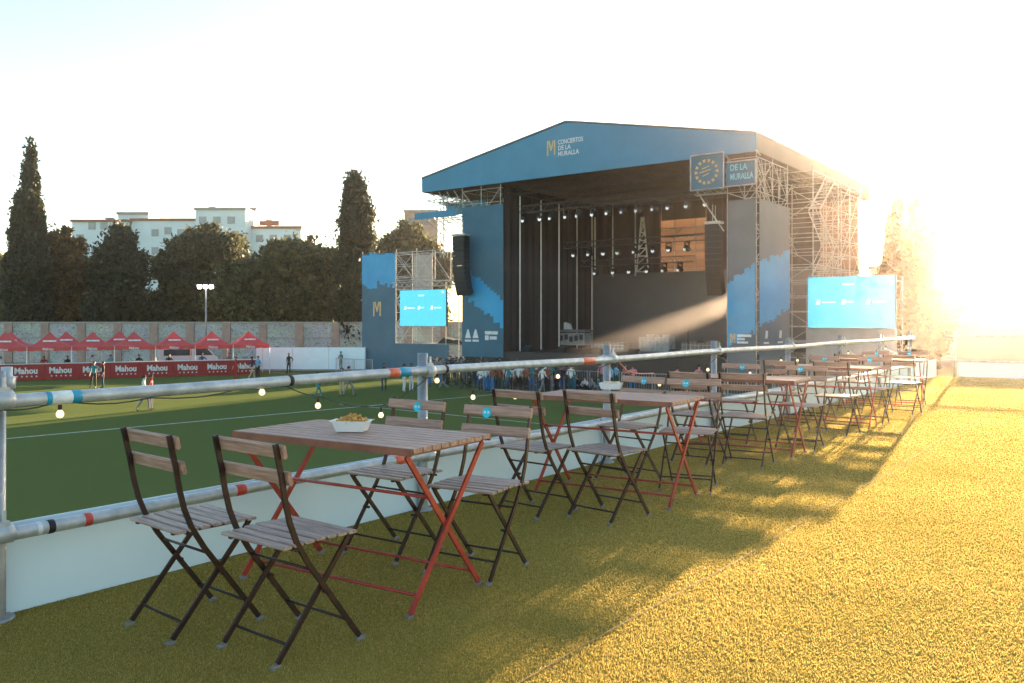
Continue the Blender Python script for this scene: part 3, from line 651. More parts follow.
# flying lighting trusses
m = NM()
m.truss((-37.0, 50.4, 9.55), (-21, 50.4, 9.55), .5, .55, .028); m.truss((-36.8, 56, 7.3), (-25, 56, 7.3), .45, .55, .025); m.truss((-36.8, 58.5, 6.0), (-27, 58.5, 6.0), .45, .55, .025)
for x in (-36, -30, -24): m.tube((x, 50.4, 9.7), (x, 50.4, 11.3), .02, 4); m.tube((x - .5, 56, 7.5), (x - .5, 56, 11.3), .02, 4); m.tube((x - .8, 58.5, 6.2), (x - .8, 58.5, 11.3), .02, 4)
sp(m, 'lighting_truss', M['darksteel'])
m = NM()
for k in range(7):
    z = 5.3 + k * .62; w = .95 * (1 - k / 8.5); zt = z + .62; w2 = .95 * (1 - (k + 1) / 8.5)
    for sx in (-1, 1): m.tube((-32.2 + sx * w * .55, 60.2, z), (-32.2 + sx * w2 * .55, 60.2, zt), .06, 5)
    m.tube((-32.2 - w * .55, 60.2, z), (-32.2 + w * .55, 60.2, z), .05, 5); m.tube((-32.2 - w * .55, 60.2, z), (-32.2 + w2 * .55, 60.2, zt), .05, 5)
sp(m, 'lattice_mast', mat('sunlit pale lattice', (.78, .74, .68), (.65, .62, .58), 2, .5, .1))  # pale colour carries the sunlight on the mast
# stage lights (each one hung thing)
def make_spot():
    t = thing('stage_light', 'x', 'stage light', (0, 0, 0))
    m = MB(); m.box((0, 0, -.05), (.34, .28, .1)); m.bounds(-.24, -.19, -.05, .05, -.5, -.1); m.bounds(.19, .24, -.05, .05, -.5, -.1); m.build('yoke', M['black'], t)
    m = MB(); m.lathe((0, 0, -.48), [(.05, -.25), (.17, -.22), (.19, .05), (.13, .25), (.02, .28)], 10, Matrix.Rotation(R(60), 3, 'X')); m.build('lamp_body', M['pa'], t)
    m = MB(); m.lathe((0, -.2, -.58), [(.001, 0), (.11, .01), (.13, .05)], 10, Matrix.Rotation(R(90), 3, 'X')); m.build('lens', M['lens'], t)
    return t
ords = ['first', 'second', 'third', 'fourth', 'fifth', 'sixth', 'seventh', 'eighth', 'ninth', 'tenth', 'eleventh', 'twelfth', 'thirteenth', 'fourteenth', 'fifteenth', 'sixteenth', 'seventeenth', 'eighteenth', 'nineteenth', 'twentieth', 'twenty-first', 'twenty-second', 'twenty-third', 'twenty-fourth', 'twenty-fifth', 'twenty-sixth', 'twenty-seventh', 'twenty-eighth', 'twenty-ninth', 'thirtieth']
spot0 = None
def spots(n, x0, x1, y, z, where, group):
    global spot0
    for k in range(n):
        lab = f'black stage light, {ords[k]} from the left in the {where}'
        loc = (x0 + (x1 - x0) * k / (n - 1) + rnd.uniform(-.15, .15), y, z)
        if spot0 is None: spot0 = make_spot(); spot0.location = loc; spot0['label'] = lab; spot0['group'] = group
        else: dup(spot0, loc, rnd.uniform(-.5, .5), lab, group)
spots(13, -36.6, -22.5, 50.4, 9.28, 'front truss row under the roof', 'lights of the front truss')
spots(8, -36, -26.5, 56, 7.06, 'middle truss row', 'lights of the middle truss')
spots(6, -35.5, -28, 58.5, 5.76, 'low rear truss row', 'lights of the rear truss')
# line arrays
def line_array(loc, label, n, w, bend):
    t = thing('line_array_speaker', label, 'speaker', loc)
    a = 0.0; y = 0.0; z = 0.0; h = .36
    for k in range(n):
        a = bend * (k / n) ** 2; m = MB(); Mx = Matrix.Rotation(a, 3, 'X')
        m.box((0, y + .28, z - h / 2), (w, .6, h * .95), Mx); m.box((0, y - .04, z - h / 2), (w * .94, .03, h * .8), Mx); m.build('cabinet', M['pa'], t)
        y += math.sin(a) * h; z -= math.cos(a) * h
    m = MB(); m.box((0, .3, .1), (w * 1.05, .7, .14)); m.tube((0, .1, .15), (0, .1, 1.2), .02, 4); m.tube((0, .5, .15), (0, .5, 1.2), .02, 4); m.build('flying_frame', M['steel2'], t)
    return t
q = pY(458.5, 236, 47.6); line_array(q, 'long curved black speaker array hanging beside the left stage tower', 12, 1.15, .45)
q = pY(712, 224, 49.0); line_array(q, 'black speaker array hanging in front of the right stage tower edge', 12, .95, .4)
# subs and stage equipment
def equip(px, pyb, Y, w, h, d, name, label, cat, mt, fn=None):
    q = pY(px, pyb, Y); q.z = DK + .003
    t = thing(name, label, cat, q)
    fn(t, w, h, d, mt); return t
def console(t, w, h, d, mt):
    m = MB(); m.box((0, 0, h * .42), (w, d, h * .5)); m.build('cabinet', mt, t)
    m = MB(); m.box((0, -.02, h * .76), (w * 1.04, d * 1.1, h * .1)); m.build('top_shelf', M['case'], t)
    for k in range(4): m = MB(); m.tube((-w * .42 + k * w * .28, -d * .4, 0), (-w * .42 + k * w * .28, -d * .4, h * .17), .05, 6); m.build('leg', M['black'], t)
    m = MB()
    for k in range(9): m.box((-w * .45 + k * w * .11, -d * .52, h * .42 + (k % 3) * .08), (w * .07, .03, h * .22))
    m.build('front_panel', M['pa'], t)
    m = MB(); m.prism([(-w * .12, h * .82), (w * .12, h * .82), (w * .08, h * 1.05), (-w * .02, h * 1.12)], 'y', -.1, .2); m.build('covered_unit', M['white'], t)
def riser(t, w, h, d, mt):
    m = MB()
    for k in range(4): m.box((-w * .375 + k * w * .25, 0, h * (.35 + .06 * (k % 2))), (w * .235, d, h * (.7 + .12 * (k % 2))))
    m.build('case', mt, t)
    m = MB()
    for k in range(8): m.box((-w * .44 + k * w * .125, -d * .51, h * .4), (.04, .03, h * .6))
    for k in range(2): m.box((0, -d * .515, h * (.25 + .3 * k)), (w * .98, .02, .05))
    m.build('corner_trim', M['steel2'], t)
    m = MB()
    for k in range(4): m.ball((-w * .4 + k * w * .27, -d * .3, .05), .05, 8)
    m.build('wheel', M['tyre'], t)
equip(566, 345, 57, 4.2, 1.9, 1.2, 'control_desk', 'grey equipment desk with white cover on the left of stage', 'desk', M['paleequip'], console)
equip(657, 350, 56, 2.5, 1.5, 1.0, 'flight_case', 'pale row of equipment cases at stage centre right', 'case', M['paleequip'], riser)
equip(612, 348, 55, 2.6, .8, 1.0, 'flight_case', 'low dark equipment case between desk and pale cases', 'case', M['case'], riser)
equip(700, 350, 55, 2.4, 1.0, 1.0, 'flight_case', 'brown equipment case beside the right tower', 'case', mat('brown case board', (.3, .2, .13), None, 2, .6), riser)
for px, lab in ((543, 'microphone stand at the left end of the grey desk'), (688, 'thin microphone stand between the cases near the right tower')):
    q = pY(px, 350, 53); q.z = DK; t = thing('microphone_stand', lab, 'stand', q)
    m = MB(); m.tube((0, 0, 0), (0, 0, 1.5), .03, 6); m.tube((0, 0, 1.5), (.3, -.3, 1.75), .02, 5); m.build('pole', M['black'], t)
    m = MB()
    for a in (0, 2.1, 4.2): m.tube((0, 0, .08), (.35 * math.cos(a), .35 * math.sin(a), 0), .025, 5)
    m.build('base', M['black'], t)
# floor monitors along the stage lip
for k in range(6):
    t = thing('floor_monitor', f'black wedge monitor, {ords[k]} from the left along the stage lip', 'speaker', (-36 + k * 2.9, 49.8, DK), 0, 'wedge monitors on the stage lip')
    m = MB(); m.prism([(-.25, 0), (.3, 0), (.3, .28), (.1, .4)], 'x', -.35, .35); m.build('cabinet', M['pa'], t)
    m = MB(); m.prism([(.105, .42), (.3, .305), (.305, .315), (.11, .43)], 'x', -.3, .3); m.build('grille', M['case'], t)

# ------------------------------------------------------------------ screens
def screen_tower(loc, w, h, zc, label, nm, extra):
    t = thing('screen_scaffold', extra, 'scaffold', loc)
    return t
def led(loc, w, h, label):
    t = thing('video_screen', label, 'screen', loc, 0, 'cyan side screens')
    m = MB(); m.box((0, .12, h / 2), (w, .2, h)); m.build('cabinet', M['black'], t)
    m = MB(); m.box((0, 0, h / 2), (w - .02, .03, h - .02)); f = m.build('display', M['screen'], t)
    m = MB(); Y0, Y1 = -.024, -.018
    m.bounds(-.45, .2, Y0, Y1, h * .83, h * .86)
    for cx_, lw in ((-w * .38, .8), (-w * .08, .0), (w * .2, .8)):
        m.prism([(cx_ - .12, h * .46), (cx_ + .1, h * .46), (cx_ + .16, h * .55), (cx_ - .02, h * .56)], 'y', Y0, Y1)
        if lw: m.bounds(cx_ + .28, cx_ + .28 + lw, Y0, Y1, h * .49, h * .515)
    m.bounds(-w * .08 + .2, -w * .08 + .6, Y0, Y1, h * .5, h * .52)
    m.bounds(w * .42, w * .46, Y0, Y1, h * .9, h * .95)
    m.build('logo_print', M['screenink'], f)
    return t
YS = 53.0
a, b_ = pY(400, 326, YS - .6), pY(446, 326, YS - .6)
led(((a.x + b_.x) / 2, YS - .6, a.z), b_.x - a.x, (326 - 290) / F * (YS / .74), 'lit cyan screen on scaffold left of the stage')
a, b_ = pY(808, 328, 54), pY(895, 328, 54)
led(((a.x + b_.x) / 2, 54, a.z), b_.x - a.x, (328 - 276) / F * 52, 'lit cyan screen right of the stage in the sun glare')
o = Vector((-52, YS, PZ)); t = thing('screen_scaffold', 'scaffold tower with tall blue banner carrying the left screen', 'scaffold', o)
NM2 = lambda: MB(o)
m = NM2(); scaf(m, -56.5, -52.3, YS, YS + 2, PZ, 7.3, 2, 1, 5); scaf(m, -52.3, -49.9, YS, YS + 2, PZ, 7.3, 1, 1, 5, .03); 
for y in (YS, YS + 2):
    m.tube((-52.3, y, 7.3), (-47.8, y, 7.3), .04, 5); m.tube((-52.3, y, 4.9), (-47.8, y, 4.9), .04, 5); m.tube((-47.8, y, 4.9), (-47.8, y, 7.3), .04, 5); m.tube((-49.9, y, 7.3), (-47.8, y, 4.9), .035, 5)
m.truss((-52.3, YS - .3, 4.5), (-45.2, YS - .3, 4.5), .4, .5, .03)
for x in (-46.6, -45.2): m.tube((x, YS, PZ), (x, YS, 4.6), .04, 5)
m.build('scaffold_frame', M['steel2'], t)
m = NM2(); m.bounds(-52.2, -46.0, YS - .35, YS - .3, PZ, -.55); m.build('lower_banner', M['navy'], t)
m = NM2(); m.bounds(-49.9, -45.9, YS + .1, YS + 1.9, -.6, -.5); m.build('platform', M['case'], t)
m = NM2(); m.prism([(-47.9, -.5), (-45.9, -.5), (-46.2, -.2), (-47.2, .0)], 'y', YS + .4, YS + 1.4); m.build('covered_gear', M['black'], t)
m = NM2(); m.bounds(-52.2, -50.0, YS + 2.05, YS + 2.1, 2.9, 7.2); m.bounds(-52.2, -50.0, YS + 2.05, YS + 2.1, -.4, .8); m.build('rear_sheet', M['concrete'], t)
ban = banner('banner', -56.5, -52.35, PZ + .1, 7.35, YS - .08, 'y', lambda f: 1.0, lambda f: .72 - .05 * f if f < .5 else .80 - .1 * f, 'tall blue banner with gold letter mark', M['navy'], t, o, 8)
q = pY(374, 315, YS); m = NM2(); m_logo(m, q.x, YS - .09, q.z - .1, .95, 1.25); m.build('logo_print', M['yellow'], ban)
# right screen support: fence panels and scaffold legs
o = Vector((-14.8, 54.3, PZ)); t = thing('screen_scaffold', 'scaffold frame holding the right screen', 'scaffold', o)
NM2 = lambda: MB(o)
m = NM2(); scaf(m, -17.4, -12.1, 54.35, 56, PZ, 3.8, 3, 1, 3, .04); m.build('scaffold_frame', M['steel2'], t)
m = NM2(); m.bounds(-17.4, -12.1, 54.28, 54.33, PZ + .1, 1.05); m.build('lower_sheet', mat('grey mesh sheet', (.45, .42, .40), (.36, .33, .32), 1, .7), t)

# crowd barriers in front of the stage
def barrier(p, label, rz, group, first=[None]):
    if first[0] is None:
        t = thing('crowd_barrier', label, 'barrier', p, rz, group); first[0] = t
        m = MB(); 
        for z in (.1, 1.1): m.tube((-1.1, 0, z), (1.1, 0, z), .025, 6)
        for x in (-1.1, 1.1): m.tube((x, 0, 0), (x, 0, 1.1), .025, 6)
        m.build('frame', M['steel2'], t)
        m = MB()
        for k in range(13): m.tube((-1.02 + k * .17, 0, .1), (-1.02 + k * .17, 0, 1.1), .01, 4)
        m.build('bars', M['steel2'], t)
        for x in (-.8, .8): m = MB(); m.beam((x, -.35, .02), (x, .35, .02), .05, .03); m.build('foot', M['steel2'], t)
        return t
    return dup(first[0], p, rz, label, group)
for k in range(9): barrier((-37.4 + k * 2.35, 47.2, PZ), f'steel crowd barrier, {ords[k]} from the left at the foot of the stage', 0, 'crowd barriers at the stage foot')
for k in range(4): barrier((-17 + k * 2.35, 50.5, PZ), f'steel crowd barrier, {ords[k]} from the left below the right screen', 0, 'crowd barriers below the right screen')
for k in range(2): barrier((-56 + k * 2.35, 50.4, PZ), f'steel crowd barrier, {ords[k]} from the left at the blue banner tower', 0, 'crowd barriers at the banner tower')

# ================================================================== TENTS AND BAR
T0, T1 = pz(18, 381, PZ), pz(260, 374.3, PZ)
TA = math.atan2(T1.y - T0.y, T1.x - T0.x); TL = (T1 - T0).length; td = (T1 - T0) / TL; tn = Vector((-td.y, td.x, 0))   # tn points away from camera
def make_tent():
    t = thing('gazebo_tent', 'x', 'tent', (0, 0, 0), 0, 'red pop-up tents behind the bar'); w = 1.48
    m = MB(); pk = Vector((0, 0, 3.55)); n = 6
    for k in range(4):                     # four curved roof panels sweeping up to a pointed peak
        a = Vector([(-w, -w), (w, -w), (w, w), (-w, w)][k] + (2.45,)); b2 = Vector([(w, -w), (w, w), (-w, w), (-w, -w)][k] + (2.45,))
        prev = None
        for i in range(n + 1):
            f = i / n; g_ = f ** 1.0; lift = 1.1 * (f ** 1.5); row = []
            for e in (a, b2):
                p = e.lerp(pk, f); p.z = 2.45 + lift; row.append(p)
            mid = (row[0] + row[1]) / 2; mid.z -= .06 * (1 - f) * 1.0; row = [row[0], mid, row[1]]
            if prev: m.add(prev + row, [(0, 1, 4, 3), (1, 2, 5, 4)])
            prev = row
    m.build('canopy', M['redtent'], t)
    m = MB()
    for k in range(4):
        a = Vector([(-w, -w), (w, -w), (w, w), (-w, w)][k] + (2.45,)); b2 = Vector([(w, -w), (w, w), (-w, w), (-w, -w)][k] + (2.45,))
        pts = [a.lerp(b2, i / 8) for i in range(9)]
        m.add([p + Vector((0, 0, -.004)) for p in pts] + [p - Vector((0, 0, .28 + .05 * (i % 2))) for i, p in enumerate(pts)], [(i, i + 1, i + 10, i + 9) for i in range(8)])
    v = m.build('valance', M['redtent'], t)
    text_mesh('lettering', 'Mahou', .26, M['white'], (-.45, -w - .02, 2.2), FR, v, .003, bold=.008)
    for x in (-1, 1):
        for y in (-1, 1): m = MB(); m.tube((x * w * .98, y * w * .98, 0), (x * w * .98, y * w * .98, 2.44), .035, 6); m.build('pole', M['white'], t)
    m = MB()
    for k, (x, y, rz) in enumerate(((-.5, -1.06, 0),)): m.box((x + .5, -.75, 2.86), (.9, .02, .14), Matrix.Rotation(R(-36), 3, 'X'))
    m.build('roof_print', M['white'], t)
    return t
tent0 = make_tent(); i = 0
for k in range(-2, 6):
    loc = T0 + td * (2.0 + k * 2.93) + tn * 2.0; lab = f'red pointed gazebo tent, {ords[k + 2]} from the left in the front row over the bar'
    if i == 0: tent0.location = loc; tent0.rotation_euler = (0, 0, TA); tent0['label'] = lab
    else: dup(tent0, loc, TA, lab)
    i += 1
for k in range(3):
    dup(tent0, T0 + td * (-.8 + k * 3.9) + tn * 6.2, TA, f'red gazebo tent, {ords[k]} from the left in the back row', 'red tents of the back row')
# bar front boards
def starpoly(x, z, r): return [(x + r * (1 if k % 2 == 0 else .42) * math.sin(k * math.pi / 5), z + r * (1 if k % 2 == 0 else .42) * math.cos(k * math.pi / 5)) for k in range(10)]
bar = None; nbar = 10; bw = (TL + 5) / nbar
for k in range(nbar):
    loc = T0 + td * (-5 + bw * (k + .5)); lab = f'red bar counter front with white lettering, {ords[k]} from the left under the tents'
    if bar is None:
        bar = thing('bar_counter', lab, 'counter', loc, TA, 'red bar counters under the tents')
        m = MB(); m.bounds(-bw / 2 + .008, bw / 2 - .008, 0, .05, .02, 1.2); f = m.build('front_board', M['redbar'], bar)
        text_mesh('lettering', 'Mahou', .62, M['white'], (-bw * .36, -.012, .52), FR, f, .004, bold=.022, sx=.88)
        m = MB()
        for j in range(5): m.prism(starpoly(-bw * .28 + j * bw * .14, .31, .085), 'y', -.014, -.003)
        m.build('star_print', M['white'], f)
        m = MB(); m.bounds(-bw / 2 + .005, bw / 2 - .005, -.04, .65, 1.203, 1.25); m.build('counter_top', M['tapewhite'], bar)
        m = MB(); m.bounds(-bw / 2 + .01, -bw / 2 + .05, .06, .6, 0, 1.2); m.bounds(bw / 2 - .05, bw / 2 - .01, .06, .6, 0, 1.2); m.build('side_panel', M['redbar'], bar)
    else: dup(bar, loc, TA, lab)
# parked white van behind the bar
vl = T0 + td * 12.6 + tn * 9; t = thing('parked_van', 'white van parked behind the red tents', 'van', vl, TA)
m = MB(); m.prism([(-2.4, .45), (2.5, .45), (2.5, 1.15), (2.25, 1.3), (1.55, 2.1), (-2.3, 2.15), (-2.4, 1.9)], 'y', -.9, .9); m.build('body', M['vanpaint'], t)
m = MB(); m.prism([(1.5, 1.35), (2.1, 1.35), (1.55, 1.98), (1.3, 1.98), (.5, 1.98), (.5, 1.35)], 'y', -.91, -.902); m.bounds(-2.0, .3, -.91, -.902, 1.35, 1.9); m.build('window', M['window'], t)
for x in (-1.5, 1.6):
    for y in (-.93, .78):
        m = MB(); m.lathe((x, y, .36), [(.2, 0), (.34, 0), (.36, .05), (.36, .13), (.2, .15)], 14, Matrix.Rotation(R(-90), 3, 'X')); w_ = m.build('wheel', M['tyre'], t)
        m = MB(); m.lathe((x, y + .02, .36), [(.001, 0), (.19, 0), (.2, .1), (.001, .1)], 12, Matrix.Rotation(R(-90), 3, 'X')); m.build('rim', M['chrome'], w_)
# floodlight pole
q = facing(206, 84); t = thing('floodlight_pole', 'tall floodlight pole with three lit lamps in front of the pines', 'floodlight', q, BR)
hz_ = zz(287, 84)
m = MB(); m.path([(0, 0, 0), (0, 0, hz_)], [.11, .07], 8); m.tube((-.95, 0, hz_), (.95, 0, hz_), .05, 6); m.build('pole', M['chrome'], t)
for k in (-1, 0, 1):
    m = MB(); m.box((k * .58, -.05, hz_ + .05), (.42, .22, .42), Matrix.Rotation(R(20), 3, 'X')); h_ = m.build('lamp_head', M['chrome'], t)
    m = MB(); m.box((k * .58, -.20, hz_ + .0), (.36, .02, .34), Matrix.Rotation(R(20), 3, 'X')); m.build('lens', M['lamplit'], h_)

# ================================================================== PEOPLE
SKIN = [mat('fair skin', (.50, .31, .22), (.45, .27, .19), 6, .55), mat('tan skin', (.34, .19, .12), (.3, .16, .1), 6, .55)]
HAIR = [mat('dark hair', (.022, .015, .011), None, 12, .6), mat('brown hair', (.07, .038, .02), None, 12, .6)]
SHOE = mat('shoe leather', (.05, .05, .05), (.03, .03, .03), 6, .6)
CL = {'teal': (.02, .22, .26), 'white': (.68, .70, .71), 'black': (.018, .018, .02), 'red': (.36, .03, .03), 'navy': (.02, .035, .09), 'grey': (.22, .23, .24), 'light blue': (.18, .42, .62), 'rust brown': (.26, .09, .05), 'beige': (.48, .38, .27), 'dark green': (.03, .08, .05), 'pink': (.55, .22, .24), 'blue': (.03, .18, .45)}
CM = {k: mat(k + ' cloth', v, tuple(x * .8 for x in v), 5, .8, 0, .2, 14) for k, v in CL.items()}
def person_mesh(name, J, hairc):
    """J: joint positions; grows one continuous skinned body and returns (mesh, head centre, head tilt)"""
    V = ['pelvis', 'waist', 'chest', 'neck', 'chin', 'head', 'crown', 'nose', 'shl', 'ell', 'wrl', 'hal', 'thl', 'shr', 'elr', 'wrr', 'har', 'thr', 'hil', 'knl', 'anl', 'tol', 'hir', 'knr', 'anr', 'tor']
    E = [('pelvis', 'waist'), ('waist', 'chest'), ('chest', 'neck'), ('neck', 'chin'), ('chin', 'head'), ('head', 'crown'), ('head', 'nose'),
         ('chest', 'shl'), ('shl', 'ell'), ('ell', 'wrl'), ('wrl', 'hal'), ('wrl', 'thl'), ('chest', 'shr'), ('shr', 'elr'), ('elr', 'wrr'), ('wrr', 'har'), ('wrr', 'thr'),
         ('pelvis', 'hil'), ('hil', 'knl'), ('knl', 'anl'), ('anl', 'tol'), ('pelvis', 'hir'), ('hir', 'knr'), ('knr', 'anr'), ('anr', 'tor')]
    RR = dict(pelvis=(.15, .11), waist=(.13, .095), chest=(.16, .11), neck=(.052, .055), chin=(.062, .075), head=(.078, .098), crown=(.05, .06), nose=(.014, .014),
              sh=(.062, .062), el=(.043, .043), wr=(.028, .032), ha=(.016, .035), th=(.011, .012), hi=(.088, .09), kn=(.058, .06), an=(.042, .044), to=(.042, .028))
    me = bpy.data.meshes.new(name); me.from_pydata([J[v] for v in V], [(V.index(a), V.index(b)) for a, b in E], [])
    ob = bpy.data.objects.new(name, me); COL.objects.link(ob)
    sk = ob.modifiers.new('skin', 'SKIN'); sk.use_smooth_shade = True; sk.branch_smoothing = .3
    for i, v in enumerate(V):
        k = RR.get(v) or RR[v[:2]]; d = me.skin_vertices[0].data[i]; d.radius = k; d.use_root = (v == 'pelvis')
    ss = ob.modifiers.new('sub', 'SUBSURF'); ss.levels = 1; ss.render_levels = 1
    dg = bpy.context.evaluated_depsgraph_get(); dg.update(); out = bpy.data.meshes.new_from_object(ob.evaluated_get(dg)); out.name = name
    bpy.data.objects.remove(ob)
    seg = {}
    for a, b in E:
        kind = 0 if (a in ('neck', 'chin', 'head')) else 0 if a[:2] in ('wr', 'el') else 3 if a[:2] == 'an' else 2 if a in ('hil', 'hir', 'knl', 'knr') or b in ('hil', 'hir') else 1
        seg[(a, b)] = kind
    for _ in range(4): out.materials.append(None)
    for p in out.polygons:
        c = p.center; best = None
        for (a, b), k in seg.items():
            A_, B_ = Vector(J[a]), Vector(J[b]); d = B_ - A_; t_ = max(0, min(1, (c - A_).dot(d) / d.length_squared)); dist = (c - A_ - d * t_).length
            dist -= .05 if k in (1, 2) else 0
            if best is None or dist < best[0]: best = (dist, k)
        k = best[1]
        p.material_index = k
    return out
def pose(kind):
    J = dict(pelvis=(0, 0, .95), waist=(0, .0, 1.08), chest=(0, .01, 1.32), neck=(0, .0, 1.47), chin=(0, -.02, 1.54), head=(0, -.012, 1.625), crown=(0, 0, 1.70), nose=(0, -.115, 1.61),
             hil=(.095, 0, .90), knl=(.105, -.02, .49), anl=(.11, .02, .08), tol=(.13, -.16, .03), hir=(-.095, 0, .90), knr=(-.105, -.02, .49), anr=(-.11, .02, .08), tor=(-.13, -.16, .03),
             shl=(.19, .01, 1.40), ell=(.25, .04, 1.12), wrl=(.26, -.04, .87), hal=(.26, -.07, .76), thl=(.225, -.09, .80), shr=(-.19, .01, 1.40), elr=(-.25, .04, 1.12), wrr=(-.26, -.04, .87), har=(-.26, -.07, .76), thr=(-.225, -.09, .80))
    if kind == 'walk':
        J.update(knl=(.10, -.20, .50), anl=(.10, -.22, .10), tol=(.11, -.40, .05), knr=(-.10, .10, .50), anr=(-.10, .33, .14), tor=(-.11, .24, .02), ell=(.24, .14, 1.14), wrl=(.24, .08, .90), hal=(.24, .05, .80), thl=(.21, .03, .83), elr=(-.24, -.10, 1.13), wrr=(-.22, -.28, .98), har=(-.21, -.36, .92), thr=(-.18, -.34, .97))
    if kind == 'phone':
        J.update(elr=(-.24, -.05, 1.12), wrr=(-.10, -.25, 1.22), har=(-.05, -.31, 1.29), thr=(-.07, -.27, 1.31), ell=(.25, -.02, 1.12), wrl=(.10, -.23, 1.20), hal=(.05, -.29, 1.26), thl=(.08, -.25, 1.29), nose=(0, -.12, 1.58), chin=(0, -.04, 1.53), head=(0, -.03, 1.61), crown=(0, 0, 1.695))
    if kind == 'hip':
        J.update(ell=(.38, .05, 1.18), wrl=(.22, -.02, 1.02), hal=(.15, -.08, .99), thl=(.17, .02, 1.0), knr=(-.16, -.02, .49), anr=(-.2, .02, .08), tor=(-.25, -.15, .03))
    if kind == 'sit':
        dz = -.83
        for k in list(J):
            if k[:2] not in ('kn', 'an', 'to'): x, y, z = J[k]; J[k] = (x, y, z + dz)
        J.update(knl=(.22, -.38, .42), anl=(.14, -.55, .08), tol=(.15, -.72, .03), knr=(-.25, -.36, .38), anr=(-.12, -.52, .08), tor=(-.13, -.69, .03), ell=(.24, -.12, .33), wrl=(.2, -.34, .44), hal=(.16, -.42, .42), thl=(.14, -.38, .47), elr=(-.24, -.12, .33), wrr=(-.18, -.32, .42), har=(-.12, -.4, .4), thr=(-.12, -.36, .45))
    return J
POSES = {}
for k in ('stand', 'walk', 'phone', 'hip', 'sit'):
    J = pose(k); me = person_mesh('person_' + k, J, 0)
    hm_ = MB(); h = Vector(J['head']); c = Vector(J['crown'])
    n = 10; vs = []; fs = []
    for i in range(6):                                   # cap of hair over crown, back and sides, open at the face
        a = R(8 + i * 19)
        for j in range(n):
            b2 = 2 * math.pi * j / n; fr = max(0, -math.sin(b2)); aa = a * (1 - .42 * fr)
            vs.append(h + Vector((math.sin(aa) * math.cos(b2) * .098, math.sin(aa) * math.sin(b2) * .118 + .012, math.cos(aa) * .125)))
    for i in range(5):
        for j in range(n): fs.append((i * n + j, i * n + (j + 1) % n, (i + 1) * n + (j + 1) % n, (i + 1) * n + j))
    fs.append(tuple(range(n))); hm_.smooth = True; hm_.add(vs, fs); ho_ = hm_.build('hair_' + k, HAIR[0]); hme = ho_.data; bpy.data.objects.remove(ho_)
    POSES[k] = (me, hme)
used_labels = set()
def person(loc, rz, kind, shirt, trousers, where, group, sk=0, hr=0, scale=1.0):
    me, hme = POSES[kind]
    word = {'stand': 'standing', 'walk': 'walking', 'phone': 'hands-up', 'hip': 'hand-on-hip', 'sit': 'sitting'}[kind]
    lab = f'{word} person, {shirt} top, {trousers} trousers, {where}'
    assert lab not in used_labels, lab
    used_labels.add(lab)
    o = bpy.data.objects.new('person', me); COL.objects.link(o); o.location = loc; o.rotation_euler = (0, 0, rz); o.scale = (scale,) * 3
    for i, mm in enumerate((SKIN[sk], CM[shirt], CM[trousers], SHOE)):
        if me.materials[i] is None: me.materials[i] = mm
        o.material_slots[i].link = 'OBJECT'; o.material_slots[i].material = mm
    tag(o, lab, 'person', group)
    h = bpy.data.objects.new('hair', hme); COL.objects.link(h); h.parent = o
    h.material_slots[0].link = 'OBJECT'; h.material_slots[0].material = HAIR[hr]
    return o
def pp(px, fy, *a, **k): return person(pz(px, fy, PZ), *a, **k)
G1 = 'people spread over the pitch'
pp(94, 388, .6, 'hip', 'teal', 'black', 'left of a pair by the red bar', G1)
pp(103, 388, -.4, 'stand', 'black', 'navy', 'right of a pair by the red bar', G1, hr=1)
pp(144, 411, 2.5, 'walk', 'white', 'grey', 'nearest on the pitch beside a red topped one', G1)
pp(151, 410, 2.3, 'stand', 'red', 'grey', 'close behind a white topped one on the pitch', G1, sk=1)
pp(236, 380, .3, 'stand', 'red', 'red', 'before the right end of the bar', G1)
pp(252, 380, 2.9, 'walk', 'navy', 'beige', 'between bar end and hoarding', G1)
pp(258, 379, .2, 'stand', 'light blue', 'black', 'at the right corner of the bar', G1, hr=1)
pp(289, 374, .2, 'hip', 'black', 'black', 'alone before the white hoarding', G1)
pp(318, 398, 2.8, 'walk', 'blue', 'teal', 'alone on the pitch left of two grey ones', G1, scale=.85)
pp(342, 396, .5, 'stand', 'grey', 'beige', 'left of two on open turf', G1, scale=.95)
pp(349, 396, 2.2, 'walk', 'grey', 'grey', 'right of two on open turf', G1)
pp(341, 371, 0, 'phone', 'teal', 'grey', 'near the right end of the white hoarding', G1)
pp(384, 391, .6, 'stand', 'black', 'navy', 'alone below the blue banner', G1, sk=1)
pp(404, 392, 2.7, 'stand', 'teal', 'white', 'left of a pair below the left screen', G1)
pp(411, 391, 2.9, 'hip', 'black', 'white', 'right of a pair below the left screen', G1, hr=1)
keys = ['stand', 'phone', 'walk', 'hip']
shirts = list(CL); combos = [(a, b2, c) for a in shirts for b2 in ('black', 'navy', 'blue', 'grey', 'dark green') for c in keys]
rc = random.Random(5); rc.shuffle(combos); ci = 0
def crowd(n, x0, x1, f0, f1, where, group, pal):
    global ci
    for k in range(n):
        for j in range(ci, len(combos)):
            if combos[j][0] in pal: combos[ci], combos[j] = combos[j], combos[ci]; break
        a, b2, c = combos[ci]; ci += 1
        pp(x0 + (x1 - x0) * (k + rc.uniform(.15, .85)) / n, rc.uniform(f0, f1), rc.uniform(-.9, .9) + (math.pi if rc.random() < .6 else 0), c, a, b2, where, group, sk=rc.random() < .3, hr=rc.random() < .4, scale=rc.uniform(.93, 1.04))
crowd(48, 424, 520, 377, 387, 'in the crowd under left tower', 'crowd under the left stage tower', ('black', 'navy', 'dark green', 'grey', 'black'))
crowd(52, 480, 574, 388, 394, 'in the crowd before stage centre', 'crowd before the stage centre', ('black', 'navy', 'teal', 'rust brown', 'dark green', 'white'))
